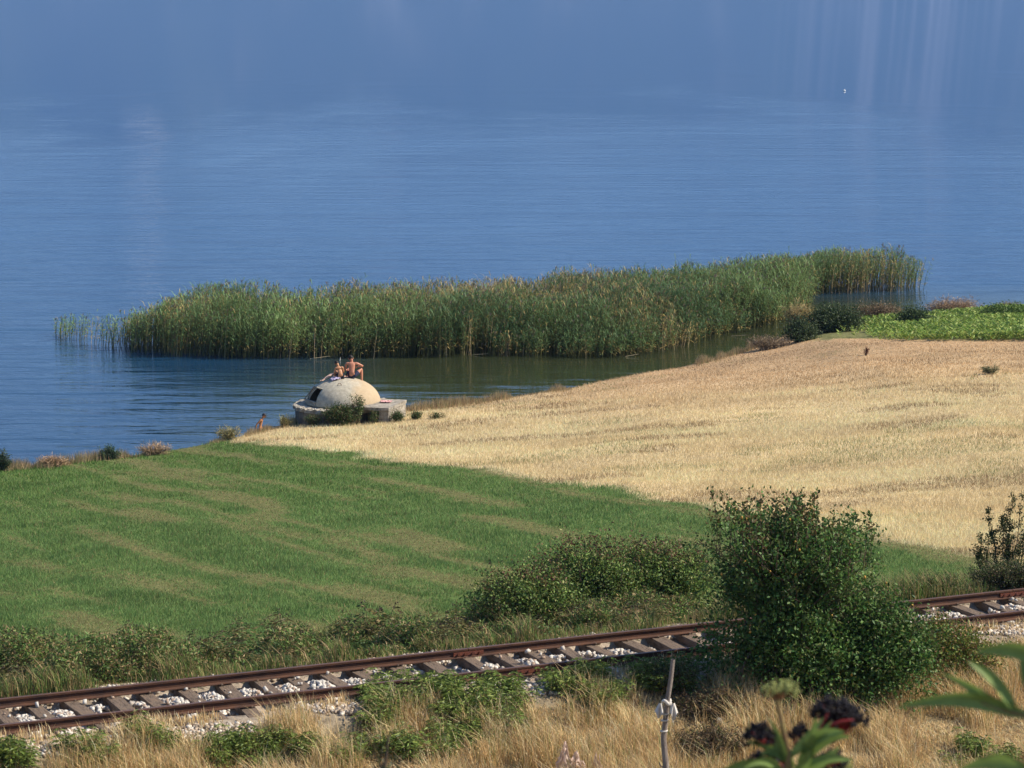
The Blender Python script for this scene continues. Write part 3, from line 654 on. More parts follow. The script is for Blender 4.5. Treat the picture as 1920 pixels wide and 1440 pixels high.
Vd = np.vstack([Po.reshape(-1, 3), Pi.reshape(-1, 3)]); off = (nv + 1) * nu; Fd = []
iw0, iw1 = int(191 / 360 * nu), int(225 / 360 * nu); jw0, jw1 = 4, 17
hole = lambda i, j: iw0 <= i < iw1 and jw0 <= j < jw1
for j in range(nv):
    for i in range(nu):
        a = j * nu + i; b_ = j * nu + (i + 1) % nu; c_ = (j + 1) * nu + (i + 1) % nu; d_ = (j + 1) * nu + i
        if hole(i, j): continue
        Fd.append((a, b_, c_, d_)); Fd.append((off + a, off + d_, off + c_, off + b_))
for i in range(nu): Fd.append((i, off + i, off + (i + 1) % nu, (i + 1) % nu))
for i in range(nu):   # crown plate
    pass
def jamb(q): Fd.append(q)
for j in range(jw0, jw1):
    for i in (iw0, iw1): a = j * nu + i; d_ = (j + 1) * nu + i; jamb((a, d_, off + d_, off + a))
for i in range(iw0, iw1):
    for j in (jw0, jw1): a = j * nu + i; d_ = j * nu + i + 1; jamb((a, d_, off + d_, off + a))
top = len(Vd); Vd = np.vstack([Vd, [[0, 0, DB + DH]], [[0, 0, DB + DH - thick]]])
Fd = np.array(Fd)
dome = npmesh('dome', Vd, Fd, md, bk, None, True)
bm = bmesh.new(); bm.from_mesh(dome.data); bm.verts.ensure_lookup_table()
for i in range(nu): bm.faces.new((bm.verts[nv * nu + i], bm.verts[nv * nu + (i + 1) % nu], bm.verts[top]))
bm.to_mesh(dome.data); bm.free()
for pl in dome.data.polygons: pl.use_smooth = True
# lifting hook on the dome
hp = [(-.14 + .07 * math.cos(t), -.62, 0) for t in np.linspace(0, math.pi, 9)]
hx, hy = -.10, -.80; hz0 = dome_z(hx, hy)
pts = [(hx + .07 * math.cos(t), hy - .015, hz0 - .01 + .09 * math.sin(t)) for t in np.linspace(0, math.pi, 10)]
Vt, Ft = tube_np(pts, .011, 6); npmesh('lifting_hook', Vt, Ft, M_rail, dome, None, True)
# splashes of white droppings near the crown (spatter of raised lime)
bm = bmesh.new()
for _ in range(26):
    a = random.uniform(0, 6.28); r = abs(random.gauss(0, .22)); x = -.05 + r * math.cos(a) + random.choice((-.25, 0, .35)); y = -.55 + r * math.sin(a)
    bmesh.ops.create_icosphere(bm, subdivisions=1, radius=random.uniform(.008, .02), matrix=Matrix.Translation((x, y, dome_z(x, y))) @ Matrix.Diagonal((1, 1, .3, 1)))
bmobj('bird_lime', bm, pmat('lime_white', (.75, .73, .68), (.6, .58, .52)), dome)['kind'] = 'stuff'
# embrasure surround (chipped concrete collar round the gun port)
def sph(phd, th, dr=0):
    ph = R(phd); return Vector(((DR + dr) * math.cos(th) * math.cos(ph), (DR + dr) * math.cos(th) * math.sin(ph), DB + (DH + dr) * math.sin(th)))
th0, th1 = jw0 / nv * math.pi / 2 * .985, jw1 / nv * math.pi / 2 * .985
bm = bmesh.new()
def slab(pa, pb, w, t, mat_up=Vector((0, 0, 1))):
    d = (pb - pa); L = d.length; z = d.normalized(); y = mat_up.cross(z).normalized(); x = y.cross(z)
    M = Matrix((x, y, z)).transposed().to_4x4(); M.translation = (pa + pb) / 2
    bmesh.ops.create_cube(bm, size=1, matrix=M @ Matrix.Diagonal((w, t, L, 1)))
rad_ = Vector((math.cos(R(203.5)), math.sin(R(203.5)), 0))
a_, b_, c_, d_ = sph(189, th0, .06), sph(225, th0, .01), sph(225, th1, .0), sph(189, th1, .04)
slab(a_ + rad_ * .06, d_ + rad_ * .02, .04, .03, rad_); slab(a_ - Vector((0, 0, .05)) + rad_ * .02, b_ - Vector((0, 0, .05)) + rad_ * .02, .06, .14, rad_)
for v in bm.verts: v.co += Vector([random.uniform(-.012, .012) for _ in range(3)])
bmobj('embrasure_collar', bm, M_conc, bk, bevel=.02)
# base ring (polygonal) with chipped pale top slab
def ring(name, r0, r1, z0, z1, a0, a1, n, mat, jit, bev=.02):
    bm = bmesh.new(); rows = []
    for i in range(n + 1):
        a = R(a0 + (a1 - a0) * i / n); c, s = math.cos(a), math.sin(a); jj = lambda: random.uniform(-jit, jit)
        rows.append([bm.verts.new((r * c + jj(), r * s + jj(), z + (jj() if z == z1 else 0))) for r, z in ((r0, z0), (r1, z0), (r1, z1), (r0, z1))])
    for i in range(n):
        for k in range(4): bm.faces.new((rows[i][k], rows[i + 1][k], rows[i + 1][(k + 1) % 4], rows[i][(k + 1) % 4]))
    bm.faces.new(rows[0][::-1]); bm.faces.new(rows[-1]); bmesh.ops.recalc_face_normals(bm, faces=bm.faces)
    return bmobj(name, bm, mat, bk, bevel=bev)
ring('base_wall', 1.25, 1.82, -.6, .33, 20, 290, 26, M_cdark, .03)
ring('base_slab', 1.16, 1.90, .332, .47, 20, 262, 60, M_conc, .04, .015)
ring('base_slab', 1.16, 1.60, .332, .46, 262, 300, 12, M_conc, .02, .015)
# floor block carrying the dome on the right
ring('dome_footing', 1.05, 1.52, .30, .505, -70, 70, 30, M_conc, .008, .01)
# loose pale rubble on the slab edge
bm = bmesh.new()
for _ in range(150):
    a = R(random.uniform(190, 262)); r = random.uniform(1.5, 1.95); s = random.uniform(.015, .04)
    box(bm, (r * math.cos(a), r * math.sin(a), .47 + s * .3), (s * 1.4, s, s * .8), Matrix.Rotation(random.uniform(0, 3), 4, 'Z') @ Matrix.Rotation(random.uniform(0, 1), 4, 'X'), s * .15)
bmobj('edge_rubble', bm, pmat('pale_rubble', (.62, .58, .5), (.4, .36, .3)), bk)['kind'] = 'stuff'
# entrance box, yawed
ey = Matrix.Rotation(R(-17), 4, 'Z'); E0 = Vector((1.76, -1.83, 0))
def ebox(name, c, s, mat, jit=.012):
    bm = bmesh.new(); box(bm, (0, 0, 0), s, None, 0)
    bmesh.ops.subdivide_edges(bm, edges=bm.edges, cuts=3, use_grid_fill=True)
    for v in bm.verts: v.co += Vector([random.uniform(-jit, jit) for _ in range(3)])
    o = bmobj(name, bm, mat, bk, bevel=.008); o.matrix_local = Matrix.Translation(E0) @ ey @ Matrix.Translation(c); return o
W_, D_ = 1.30, 2.0
ebox('roof_slab', (-W_ / 2, D_ / 2, .53), (W_ + .06, D_ + .04, .13), M_conc)
ebox('entrance_wall', (-.19, D_ / 2, -.05), (.37, D_ - .04, 1.025), M_conc)
ebox('entrance_wall', (-W_ + .08, .5, -.05), (.15, .9, 1.025), M_cdark)
ebox('entrance_wall', (-.72, D_ - .2, -.05), (.67, .2, 1.02), M_cdark)
ebox('passage_floor', (-.75, .95, -.25), (.72, 1.7, .2), M_cdark)

# ============================================================ CLOTHS
def cloth(name, w, d, z_of, loc, rz, mat, label, amp=.03, n=26):
    u = np.linspace(-.5, .5, n); U, Vv = np.meshgrid(u, u); X = U * w * (1 + .25 * (vnoise(U * 9, Vv * 9, 3) - .5)); Y = Vv * d * (1 + .3 * (vnoise(U * 9 + 5, Vv * 9, 3) - .5))
    c, s = math.cos(rz), math.sin(rz); x = loc[0] + X * c - Y * s; y = loc[1] + X * s + Y * c
    Z = np.array([[z_of(a, b) for a, b in zip(ra, rb_)] for ra, rb_ in zip(x, y)]) + .012 + amp * vnoise(U * 30, Vv * 30, 2.3) + amp * .6 * vnoise(U * 60, Vv * 60, 2.1)
    P = np.stack([x, y, Z], -1).reshape(-1, 3); ctr = P.mean(0); i = np.arange(n - 1)[:, None] * n + np.arange(n - 1)[None]
    o = npmesh(name, P - ctr, np.stack([i, i + 1, i + n + 1, i + n], -1).reshape(-1, 4), mat, None, None, True); o.location = Vector(ctr) + Vector(BO)
    m = o.modifiers.new('s', 'SOLIDIFY'); m.thickness = .006; m.offset = 1
    tag(o, label, 'towel'); return o
cloth('towel', .36, .30, dome_z, (-.30, -.30), .3, pmat('lilac_cloth', (.42, .33, .55), (.20, .15, .32), .9, 14, c3=(.55, .5, .62)), 'crumpled lilac towel lying on top of the dome beside the boy', .07)
cloth('beach_towel', .42, .30, lambda x, y: .60, (1.62, -.55), -.2, pmat('red_cloth', (.62, .10, .11), (.5, .06, .07), .9, 14, c3=(.75, .55, .52)), 'red and white towel spread on the flat slab right of the dome', .045)
# ============================================================ PEOPLE
def skinmat(name, c):
    m, nt = newmat(name); o = N(nt, 'ShaderNodeOutputMaterial'); p = N(nt, 'ShaderNodeBsdfPrincipled')
    tc = N(nt, 'ShaderNodeTexCoord'); nz = N(nt, 'ShaderNodeTexNoise'); nz.inputs['Scale'].default_value = 9; nt.links.new(tc.outputs['Object'], nz.inputs['Vector'])
    mx = N(nt, 'ShaderNodeMix'); mx.data_type = 'RGBA'; mx.inputs[6].default_value = (*[x * .88 for x in c], 1); mx.inputs[7].default_value = (*[min(1, x * 1.12) for x in c], 1)
    nt.links.new(nz.outputs[0], mx.inputs[0]); nt.links.new(mx.outputs[2], p.inputs['Base Color']); p.inputs['Roughness'].default_value = .5
    p.inputs['Subsurface Weight'].default_value = .08; p.inputs['Subsurface Radius'].default_value = (.02, .008, .004); nt.links.new(p.outputs[0], o.inputs[0]); return m
M_hair = pmat('dark_hair', (.03, .02, .014), (.012, .009, .007), .6, 60)
def skinned(name, joints, edges, radii, mat, parent, root=0, lv=2):
    me = bpy.data.meshes.new(name); me.from_pydata([Vector(j) for j in joints], edges, []); o = bpy.data.objects.new(name, me); COL.objects.link(o)
    md_ = o.modifiers.new('skin', 'SKIN'); md_.use_smooth_shade = True; md_.branch_smoothing = .6
    sv = me.skin_vertices[0].data
    for i, r in enumerate(radii):
        sv[i].radius = r if isinstance(r, tuple) else (r, r); sv[i].use_root = (i == root)
    sb = o.modifiers.new('sub', 'SUBSURF'); sb.levels = lv; sb.render_levels = lv
    dg = bpy.context.evaluated_depsgraph_get(); dg.update(); ev = bpy.data.meshes.new_from_object(o.evaluated_get(dg)); o.modifiers.clear(); o.data = ev
    ev.materials.clear(); ev.materials.append(mat)
    for pl in ev.polygons: pl.use_smooth = True
    if parent: o.parent = parent
    return o
def person(loc, rz, J, sc, skin, shorts_mat, label, group=None, hair='short', cap=None):
    """J: dict of joints. Built facing +Y."""
    root = empty('person', loc, rz); tag(root, label, 'person', group)
    V3 = lambda k: Vector(J[k])
    js = []; es = []; rs = []
    def add(p, r, par=None):
        js.append(Vector(p)); rs.append(r if not isinstance(r, tuple) else r)
        if par is not None: es.append((par, len(js) - 1))
        return len(js) - 1
    s = sc
    pel = add(V3('pelvis'), (.135 * s, .11 * s)); wa = add(V3('waist'), (.125 * s, .09 * s), pel); ch = add(V3('chest'), (.155 * s, .10 * s), wa); uc = add(V3('neck') * .75 + V3('chest') * .25 - Vector((0, 0, .03 * s)), (.12 * s, .085 * s), ch)
    nk = add(V3('neck'), .052 * s, uc); hd0 = V3('neck').lerp(V3('head'), .45); h0 = add(hd0, .062 * s, nk); h1 = add(V3('head'), (.078 * s, .095 * s), h0); h2 = add(V3('head') + (V3('head') - V3('neck')).normalized() * .075 * s, (.06 * s, .07 * s), h1)
    for sd in ('l', 'r'):
        sh = add(V3('sh' + sd), .056 * s, uc); mu = add(V3('sh' + sd).lerp(V3('el' + sd), .4), .047 * s, sh); el = add(V3('el' + sd), .038 * s, mu)
        fm = add(V3('el' + sd).lerp(V3('ha' + sd), .3), .040 * s, el); wr = add(V3('ha' + sd), .026 * s, fm)
        dv = (V3('ha' + sd) - V3('el' + sd)).normalized(); dv = (dv + Vector((0, 0, -.25))).normalized(); pm = add(V3('ha' + sd) + dv * .06 * s, (.036 * s, .018 * s), wr)
        sdv = dv.cross(Vector((0, 0, 1))).normalized()
        for fi, fl in ((-1.5, .062), (-.5, .075), (.5, .07), (1.5, .055)):
            b_ = V3('ha' + sd) + dv * .085 * s + sdv * fi * .018 * s; f1 = add(b_, .0085 * s, pm); f2 = add(b_ + dv * fl * .6 * s + Vector((0, 0, -.008)) * s, .008 * s, f1); add(b_ + dv * fl * s + Vector((0, 0, -.03)) * s, .007 * s, f2)
        th = add(V3('ha' + sd) + dv * .035 * s + sdv * .038 * s * (1 if sd == 'l' else -1), .011 * s, pm); add(js[th] + dv * .035 * s + sdv * .02 * s * (1 if sd == 'l' else -1), .009 * s, th)
        hp = add(V3('hip' + sd), .088 * s, pel); tm = add(V3('hip' + sd).lerp(V3('kn' + sd), .45), .078 * s, hp); kn = add(V3('kn' + sd), .056 * s, tm); cf = add(V3('kn' + sd).lerp(V3('an' + sd), .33), .056 * s, kn)
        an = add(V3('an' + sd), .036 * s, cf); add(V3('to' + sd) * .35 + V3('an' + sd) * .65 - Vector((0, 0, .03 * s)), (.036 * s, .035 * s), an); add(V3('to' + sd), (.038 * s, .02 * s), len(js) - 1)
    body = skinned('body', js, es, rs, skin, root)
    # shorts
    j2 = [V3('pelvis') + Vector((0, 0, .0)), V3('pelvis').lerp(V3('waist'), .45)]; r2 = [(.155 * s, .128 * s), (.142 * s, .112 * s)]; e2 = [(0, 1)]
    for sd in ('l', 'r'):
        n0 = len(j2); j2 += [V3('hip' + sd), V3('hip' + sd).lerp(V3('kn' + sd), .3), V3('hip' + sd).lerp(V3('kn' + sd), .62)]; r2 += [.104 * s, .098 * s, .093 * s]; e2 += [(0, n0), (n0, n0 + 1), (n0 + 1, n0 + 2)]
    skinned('swim_shorts', j2, e2, r2, shorts_mat, root)
    # hair as a cap over the back and top of the skull, ears, nose
    ax = (V3('head') - V3('neck')).normalized(); face = Vector(J.get('face', (0, 1, 0))); face = (face - ax * face.dot(ax)).normalized(); rt = face.cross(ax)
    M = Matrix((rt, face, ax)).transposed().to_4x4(); M.translation = V3('head') + ax * .03 * s
    bm = bmesh.new(); bmesh.ops.create_icosphere(bm, subdivisions=4, radius=1, matrix=Matrix.Diagonal((.088 * s, .108 * s, .115 * s, 1)))
    dele = [v for v in bm.verts if (v.co.y > .035 * s and v.co.z < .045 * s) or v.co.z < -.07 * s]
    bmesh.ops.delete(bm, geom=dele, context='VERTS')
    for v in bm.verts: v.co *= 1 + .06 * (random.random() - .5)
    bm.transform(M); bmobj('hair', bm, cap or M_hair, root, True)
    bm = bmesh.new()
    for q in (-1, 1): bmesh.ops.create_icosphere(bm, subdivisions=2, radius=1, matrix=M @ Matrix.Translation((q * .086 * s, 0, -.03 * s)) @ Matrix.Diagonal((.012 * s, .022 * s, .032 * s, 1)))
    bmesh.ops.create_icosphere(bm, subdivisions=2, radius=1, matrix=M @ Matrix.Translation((0, .1 * s, -.035 * s)) @ Matrix.Diagonal((.014 * s, .022 * s, .03 * s, 1)))
    me = bpy.data.meshes.new('t'); bm.to_mesh(me); bm.free()
    bm = bmesh.new(); bm.from_mesh(body.data); bm.from_mesh(me); bm.to_mesh(body.data); bm.free()
    for pl in body.data.polygons: pl.use_smooth = True
    for q in (-1, 1):
        bm = bmesh.new(); bmesh.ops.create_icosphere(bm, subdivisions=1, radius=.011 * s, matrix=M @ Matrix.Translation((q * .032 * s, .094 * s, -.012 * s))); bmobj('eye', bm, M_hair, root, True)
    if cap:
        bm = bmesh.new(); bmesh.ops.create_cone(bm, cap_ends=True, segments=20, radius1=.085 * s, radius2=.08 * s, depth=.01 * s, matrix=M @ Matrix.Translation((0, .09 * s, .035 * s)) @ Matrix.Rotation(R(-12), 4, 'X') @ Matrix.Diagonal((.9, .9, 1, 1)))
        bmobj('cap_brim', bm, cap, root, True)
    return root
navy = pmat('navy_swim_cloth', (.03, .035, .075), (.015, .018, .04), .8, 30)
mx_ = at(655, 712, 0); 
def seat(u, y): x = (u - 639) / 50.0; return x, y
x, y = seat(654.5, -.10); zt_ = dome_z(x, y)
man = dict(pelvis=(0, 0, .13), waist=(0, .05, .29), chest=(.01, .10, .45), neck=(0, .20, .60), head=(-.03, .27, .71), face=(-.1, 1, -.5), shl=(-.185, .15, .55), shr=(.185, .15, .55),
           ell=(-.25, .22, .30), hal=(-.13, .42, .27), elr=(.40, .24, .44), har=(.22, .44, .40), hipl=(-.09, .03, .10), hipr=(.10, .03, .10), knl=(-.14, .44, .32), knr=(.34, .30, .34), anl=(-.12, .62, -.02), anr=(.36, .24, -.10),
           tol=(-.12, .78, -.10), tor=(.42, .36, -.20))
for k in man: 
    if k != 'face': man[k] = tuple(c * 1.04 for c in man[k])
pm_ = person(BO + np.array([x, y, zt_ - .02]), 0, man, 1.04, skinmat('tanned_skin', (.47, .205, .125)), navy, 'tanned bare-backed man in navy shorts sitting on the dome, elbow on his right knee', 'swimmers at the bunker')
# white side stripe on the man's shorts
sp_ = [Vector(man['hipr']) + Vector((.115, -.01, .01)), Vector(man['hipr']).lerp(Vector(man['knr']), .3) + Vector((.085, -.06, -.02)), Vector(man['hipr']).lerp(Vector(man['knr']), .58) + Vector((.065, -.075, -.02))]
x, y = seat(634.5, -.28); zt_ = dome_z(x, y)
boy = dict(pelvis=(0, 0, .105), waist=(-.01, .03, .23), chest=(-.05, .07, .37), neck=(-.09, .14, .49), head=(-.15, .19, .585), face=(-.5, 1, -.6), shl=(-.19, .10, .43), shr=(.07, .11, .455),
           ell=(-.25, .13, .24), hal=(-.17, .27, .17), elr=(.10, .19, .25), har=(-.02, .36, .22), hipl=(-.07, .02, .08), hipr=(.075, .03, .08), knl=(-.17, .25, .30), knr=(.04, .36, .28), anl=(-.20, .40, .0), anr=(.02, .50, .0),
           tol=(-.24, .52, -.05), tor=(.0, .64, -.04))
person(BO + np.array([x, y, zt_ - .02]), 0, boy, .84, skinmat('tanned_skin_boy', (.50, .25, .13)), pmat('black_swim_cloth', (.02, .02, .03), (.01, .01, .016), .8, 30), 'slim bare-backed boy in black shorts hunched on the dome, left of the man', 'swimmers at the bunker')
# third sitter lying behind on the left slope of the dome: only legs show in the photo -> a child lying on the far side
x, y = seat(630, .18); zt_ = dome_z(x, y)
lx0 = -(.10)
def dz_(xx, yy): return dome_z(x + xx, y + yy) - dome_z(x, y)
lie = dict(pelvis=(0.02, .26, .02), waist=(.05, .40, -.02), chest=(.08, .53, -.07), neck=(.10, .68, -.14), head=(.11, .78, -.20), face=(0, .2, 1), shl=(-.07, .64, -.12), shr=(.24, .64, -.12),
           ell=(-.20, .52, -.10), hal=(-.2, .34, -.05), elr=(.34, .5, -.12), har=(.30, .32, .0), hipl=(-.06, .20, .03), hipr=(.06, .16, .04), knl=(-.30, -.08, .06), knr=(-.22, -.18, .09), anl=(-.60, -.34, -.10), anr=(-.54, -.44, -.07),
           tol=(-.70, -.40, -.12), tor=(-.64, -.52, -.10))
person(BO + np.array([x, y, zt_ + .05]), 0, lie, .74, skinmat('pale_skin', (.62, .40, .30)), pmat('blue_swim_cloth', (.05, .08, .2), (.03, .05, .12), .8, 30), 'person lying on the far side of the dome, bare legs stretched over its left edge', 'swimmers at the bunker')
# child wading
cp = at(488, 838, -.22); 
kid = dict(pelvis=(0, 0, .68), waist=(.01, 0, .80), chest=(.05, 0, .95), neck=(.10, .0, 1.07), head=(.15, -.01, 1.17), face=(1, -.35, -.25), shl=(.04, .12, 1.03), shr=(.04, -.12, 1.03),
           ell=(-.04, .19, .86), hal=(.06, .17, .70), elr=(-.12, -.14, .86), har=(-.14, -.10, .68), hipl=(0, .06, .65), hipr=(0, -.06, .65), knl=(-.05, .07, .36), knr=(.12, -.07, .40), anl=(-.14, .07, .05), anr=(.10, -.07, .06),
           tol=(0, .07, .0), tor=(.24, -.07, .0))
person(cp, 0, kid, .74, skinmat('tanned_skin_child', (.50, .23, .11)), pmat('olive_swim_cloth', (.20, .16, .08), (.13, .10, .05), .8, 30), 'small child with dark cap wading at the bank left of the bunker', 'swimmers at the bunker', cap=pmat('dark_cap_cloth', (.05, .05, .06), (.03, .03, .035)))

# ============================================================ SHRUBS AND TREES
def polyline_shoot(p0, p1, bend, n=7, wob=.04):
    t = np.linspace(0, 1, n)[:, None]; P = p0 + (p1 - p0) * t; P = P + np.sin(t * math.pi) * bend; P[1:-1] += rng.normal(size=(n - 2, 3)) * wob * np.linalg.norm(p1 - p0) * .3; return P
def bush(name, label, cat, pos, H, Wd, Dp, cols, nshoot=40, twigs=9, leaf=.055, per=26, upright=.5, trunk_h=.3, spread_leaf=.09, topshoots=0, group=None, fill=0, colp=None, tw0=.28, bs=.06, lobes=None, leafw=.55, fruit=None, tint_top=None, trunkr=.035, shape=1.0, sag=0.0):
    pos = np.array(pos, float); root = empty(name, pos); tag(root, label, cat, group)
    wood = []; LC = []; LD = []
    ends = []
    for i in range(nshoot):
        az = rng.random() * 6.283; r = math.sqrt(rng.random()) ; 
        ex = math.cos(az) * r * Wd / 2; ey_ = math.sin(az) * r * Dp / 2
        top = H * (1 - shape * .55 * r ** 2.2) * (.72 + .28 * rng.random())
        if lobes is not None: top *= lobes(ex / (Wd / 2), ey_ / (Dp / 2))
        zz = top * (rng.random() ** .5 * .45 + .55)
        b0 = np.array([rng.normal() * bs * Wd, rng.normal() * bs * Dp, -.05]); e_ = np.array([ex, ey_, zz])
        P = polyline_shoot(b0, e_, np.array([-ex * upright * .4, -ey_ * upright * .4, zz * .12]), 8)
        wood.append(tube_np(P, np.linspace(trunkr * .6, .004, 8), 5))
        for t in range(twigs):
            f = tw0 + (1 - tw0) * (t + rng.random()) / twigs; q = P[min(int(f * 7), 6)] * (1 - (f * 7) % 1) + P[min(int(f * 7) + 1, 7)] * ((f * 7) % 1) if f < 1 else P[-1]
            out_ = unit(np.array([q[0] / Wd, q[1] / Dp, .25 + rng.normal() * .3]) * 1.0 + rng.normal(size=3) * .38); L = (.14 + .25 * rng.random()) * (H + Wd) / 5.5
            e2 = q + out_ * L * np.array([1, 1, .8]) + np.array([0, 0, -sag * L])
            if t % 3 == 0: wood.append(tube_np(np.array([q, (q + e2) / 2 + rng.normal(size=3) * .02, e2]), [.006, .004, .002], 3))
            m = per; tt = rng.random(m) ** .7; c = q + (e2 - q) * tt[:, None] + rng.normal(size=(m, 3)) * spread_leaf; LC.append(c); LD.append(np.tile(out_, (m, 1)) + rng.normal(size=(m, 3)) * .75 + np.array([0, 0, -.15]))
    for i in range(topshoots):
        az = rng.random() * 6.283; r = math.sqrt(rng.random()) * .92; ex = math.cos(az) * r * Wd / 2; ey_ = math.sin(az) * r * Dp / 2; zt0 = H * (1 - shape * .45 * r ** 2.2) * .82
        if lobes is not None: zt0 *= lobes(ex / (Wd / 2), ey_ / (Dp / 2))
        L = (.22 + .4 * rng.random()) * H / 3.6; q = np.array([ex, ey_, zt0]); e2 = q + np.array([ex * .12 + rng.normal() * .05, ey_ * .12, L]); wood.append(tube_np(polyline_shoot(q - [0, 0, .3], e2, np.zeros(3), 5), np.linspace(.009, .002, 5), 4))
        m = int(24 * L / .4); tt = rng.random(m) ** .85; c = q + (e2 - q) * tt[:, None] + rng.normal(size=(m, 3)) * .028; LC.append(c); LD.append(rng.normal(size=(m, 3)) + np.array([0, 0, .25]))
    for i in range(fill):
        az = rng.random() * 6.283; r = (rng.random() ** .35) * .97; el = rng.random() ** .8
        cth = math.sqrt(max(0, 1 - (el * 1.0) ** 2)); x_ = math.cos(az) * r * cth * Wd / 2; y_ = math.sin(az) * r * cth * Dp / 2; z_ = el * r * H * .88
        if lobes is not None: z_ *= lobes(x_ / (Wd / 2), y_ / (Dp / 2))
        if vnoise(x_ * 1.0 + pos[0] + z_, y_ + z_ * 1.7 + pos[1], .28 * (H + Wd) / 3) < .30: continue
        m = per; c = np.array([x_, y_, z_ + .05]) + rng.normal(size=(m, 3)) * spread_leaf * 1.3; LC.append(c); LD.append(rng.normal(size=(m, 3)) + unit(np.array([x_, y_, .2])) * .7)
    LC = np.vstack(LC); LD = np.vstack(LD); ok = LC[:, 2] > .02; LC = LC[ok]; LD = LD[ok]; n = len(LC)
    col = pick(cols, n, .22, colp) * (.78 + .44 * vnoise(LC[:, 0] + LC[:, 2] * .7, LC[:, 1] + LC[:, 2], .35))[:, None]
    if tint_top is not None:
        tcol, z0, pr = tint_top; k = (LC[:, 2] > z0 * H * (.85 + .3 * vnoise(LC[:, 0], LC[:, 1], .5))) & (rng.random(n) < pr); col[k] = np.array(tcol) * (1 + .2 * rng.normal(size=(k.sum(), 1)))
    V, Fc, cc = leaves(LC, LD, leaf * (.6 + .7 * rng.random(n)), leaf * leafw * (.7 + .6 * rng.random(n)), np.clip(col, .008, .7))
    npmesh('crown', V, Fc, M_leaf, root, cc)
    Vw, Fw, _ = merge(wood); npmesh('trunk', Vw, Fw, M_bark, root, None, True)
    if fruit:
        nf_, fc = fruit; idx = rng.choice(n, nf_); bm = bmesh.new()
        for q in LC[idx]:
            q = Vector(q) + Vector((0, -.04, -.01)); bmesh.ops.create_icosphere(bm, subdivisions=2, radius=random.uniform(.013, .024), matrix=Matrix.Translation(q) @ Matrix.Diagonal((1, 1, 1.2, 1)))
        bmobj('fruit', bm, fc, root, True)['kind'] = 'stuff'
    return root
DG = [(.060, .145, .030), (.042, .105, .024), (.10, .19, .045), (.13, .22, .06), (.15, .18, .055)]
def gpos(u, v):  return att(u, v)
# main wild pear bush in front of the track
pb = gpos(1500, 1335); M_pear = pmat('ripe_pear', (.55, .30, .05), (.40, .25, .05), .5)
def lob(a, b): return 1.0 - .16 * max(0, a) ** 1.5 + .05 * math.sin(a * 9 + 1) - .02
bush('pear_bush', 'tall dense dark green wild pear bush with small yellow fruit hiding the railway track', 'bush', pb + np.array([-.05, .9, 0]), 3.55, 3.35, 2.6, DG, nshoot=140, twigs=13, leaf=.078, per=15, upright=.9, spread_leaf=.085, topshoots=90, fill=1700, tw0=.10, bs=.14,
     lobes=lob, fruit=(130, M_pear), shape=.08, tint_top=((.14, .10, .04), .84, .35), trunkr=.05)
pb2 = gpos(1640, 1335)
bush('bramble_bush', 'lower dark green thicket joined to the right foot of the pear bush', 'bush', pb2 + np.array([.1, .8, 0]), 2.05, 2.2, 2.0, DG, nshoot=90, twigs=10, leaf=.074, per=15, upright=.4, spread_leaf=.09, fill=800, fruit=(20, M_pear), shape=.8)
pb3 = gpos(1775, 1290)
YG = [(.12, .19, .04), (.18, .22, .045), (.24, .22, .05), (.08, .14, .035), (.26, .15, .07)]
bush('yellowing_bush', 'sprawling yellow-green and rusty bush right of the dark thicket', 'bush', pb3 + np.array([-.1, .4, 0]), 1.15, 2.2, 1.5, YG, nshoot=80, twigs=10, leaf=.058, per=16, upright=.2, spread_leaf=.09, fill=500, shape=.8)
# bramble shrubs behind the track
BR = [(.14, .23, .055), (.18, .26, .065), (.23, .24, .08), (.09, .15, .04)]
def behind(u, vb): p_ = gpos(u, vb); return p_
bush('bramble_shrub', 'broad dark bramble with red-brown tips just left of the pear bush', 'shrub', behind(1235, 1150) + np.array([0, .3, 0]), 1.5, 2.5, 1.6, BR, nshoot=90, twigs=9, leaf=.066, per=14, upright=.2, spread_leaf=.12, fill=600, topshoots=22, tint_top=((.16, .085, .05), .75, .4), shape=.5)
bush('bramble_shrub', 'tallest middle bramble behind the rails, its top red-brown', 'shrub', behind(1105, 1160) + np.array([0, .3, 0]), 1.65, 2.4, 1.6, BR, nshoot=75, twigs=9, leaf=.066, per=14, upright=.2, spread_leaf=.12, fill=500, tint_top=((.17, .085, .05), .75, .4), topshoots=24, shape=.6)
bush('bramble_shrub', 'rounded green bramble at the left end of the shrub row behind the rails', 'shrub', behind(985, 1182) + np.array([0, .2, 0]), 1.35, 2.3, 1.4, BR, nshoot=60, twigs=9, leaf=.066, per=14, upright=.2, spread_leaf=.11, fill=400, tint_top=((.15, .08, .045), .7, .35), topshoots=8, shape=.8)
bush('flowering_weed', 'small clump of yellow flowers at the foot of the brambles', 'wildflowers', behind(1122, 1172) + np.array([0, -.5, 0]), .55, .5, .4, [(.55, .48, .04), (.10, .14, .04), (.10, .15, .04)], nshoot=14, twigs=5, leaf=.035, per=7, upright=.2, spread_leaf=.04, shape=.5)
DB = [(.13, .085, .05), (.09, .06, .035), (.18, .13, .07), (.07, .08, .03)]  # dark browns for low brush added where the ground only lies in shade
bush('shade_brush', 'low dark brown brush added to deepen the shade just left of the pear bush', 'brush', gpos(1335, 1345), .42, 1.3, 1.1, DB, nshoot=50, twigs=7, leaf=.09, per=12, upright=0, spread_leaf=.07, leafw=.22, fill=90, shape=.6)
bush('shade_brush', 'dark brown brush added as shade between the stake and the blurred berry plant', 'brush', gpos(1330, 1415), .36, 1.2, 1.0, DB, nshoot=44, twigs=7, leaf=.09, per=12, upright=0, spread_leaf=.07, leafw=.22, fill=70, shape=.6)
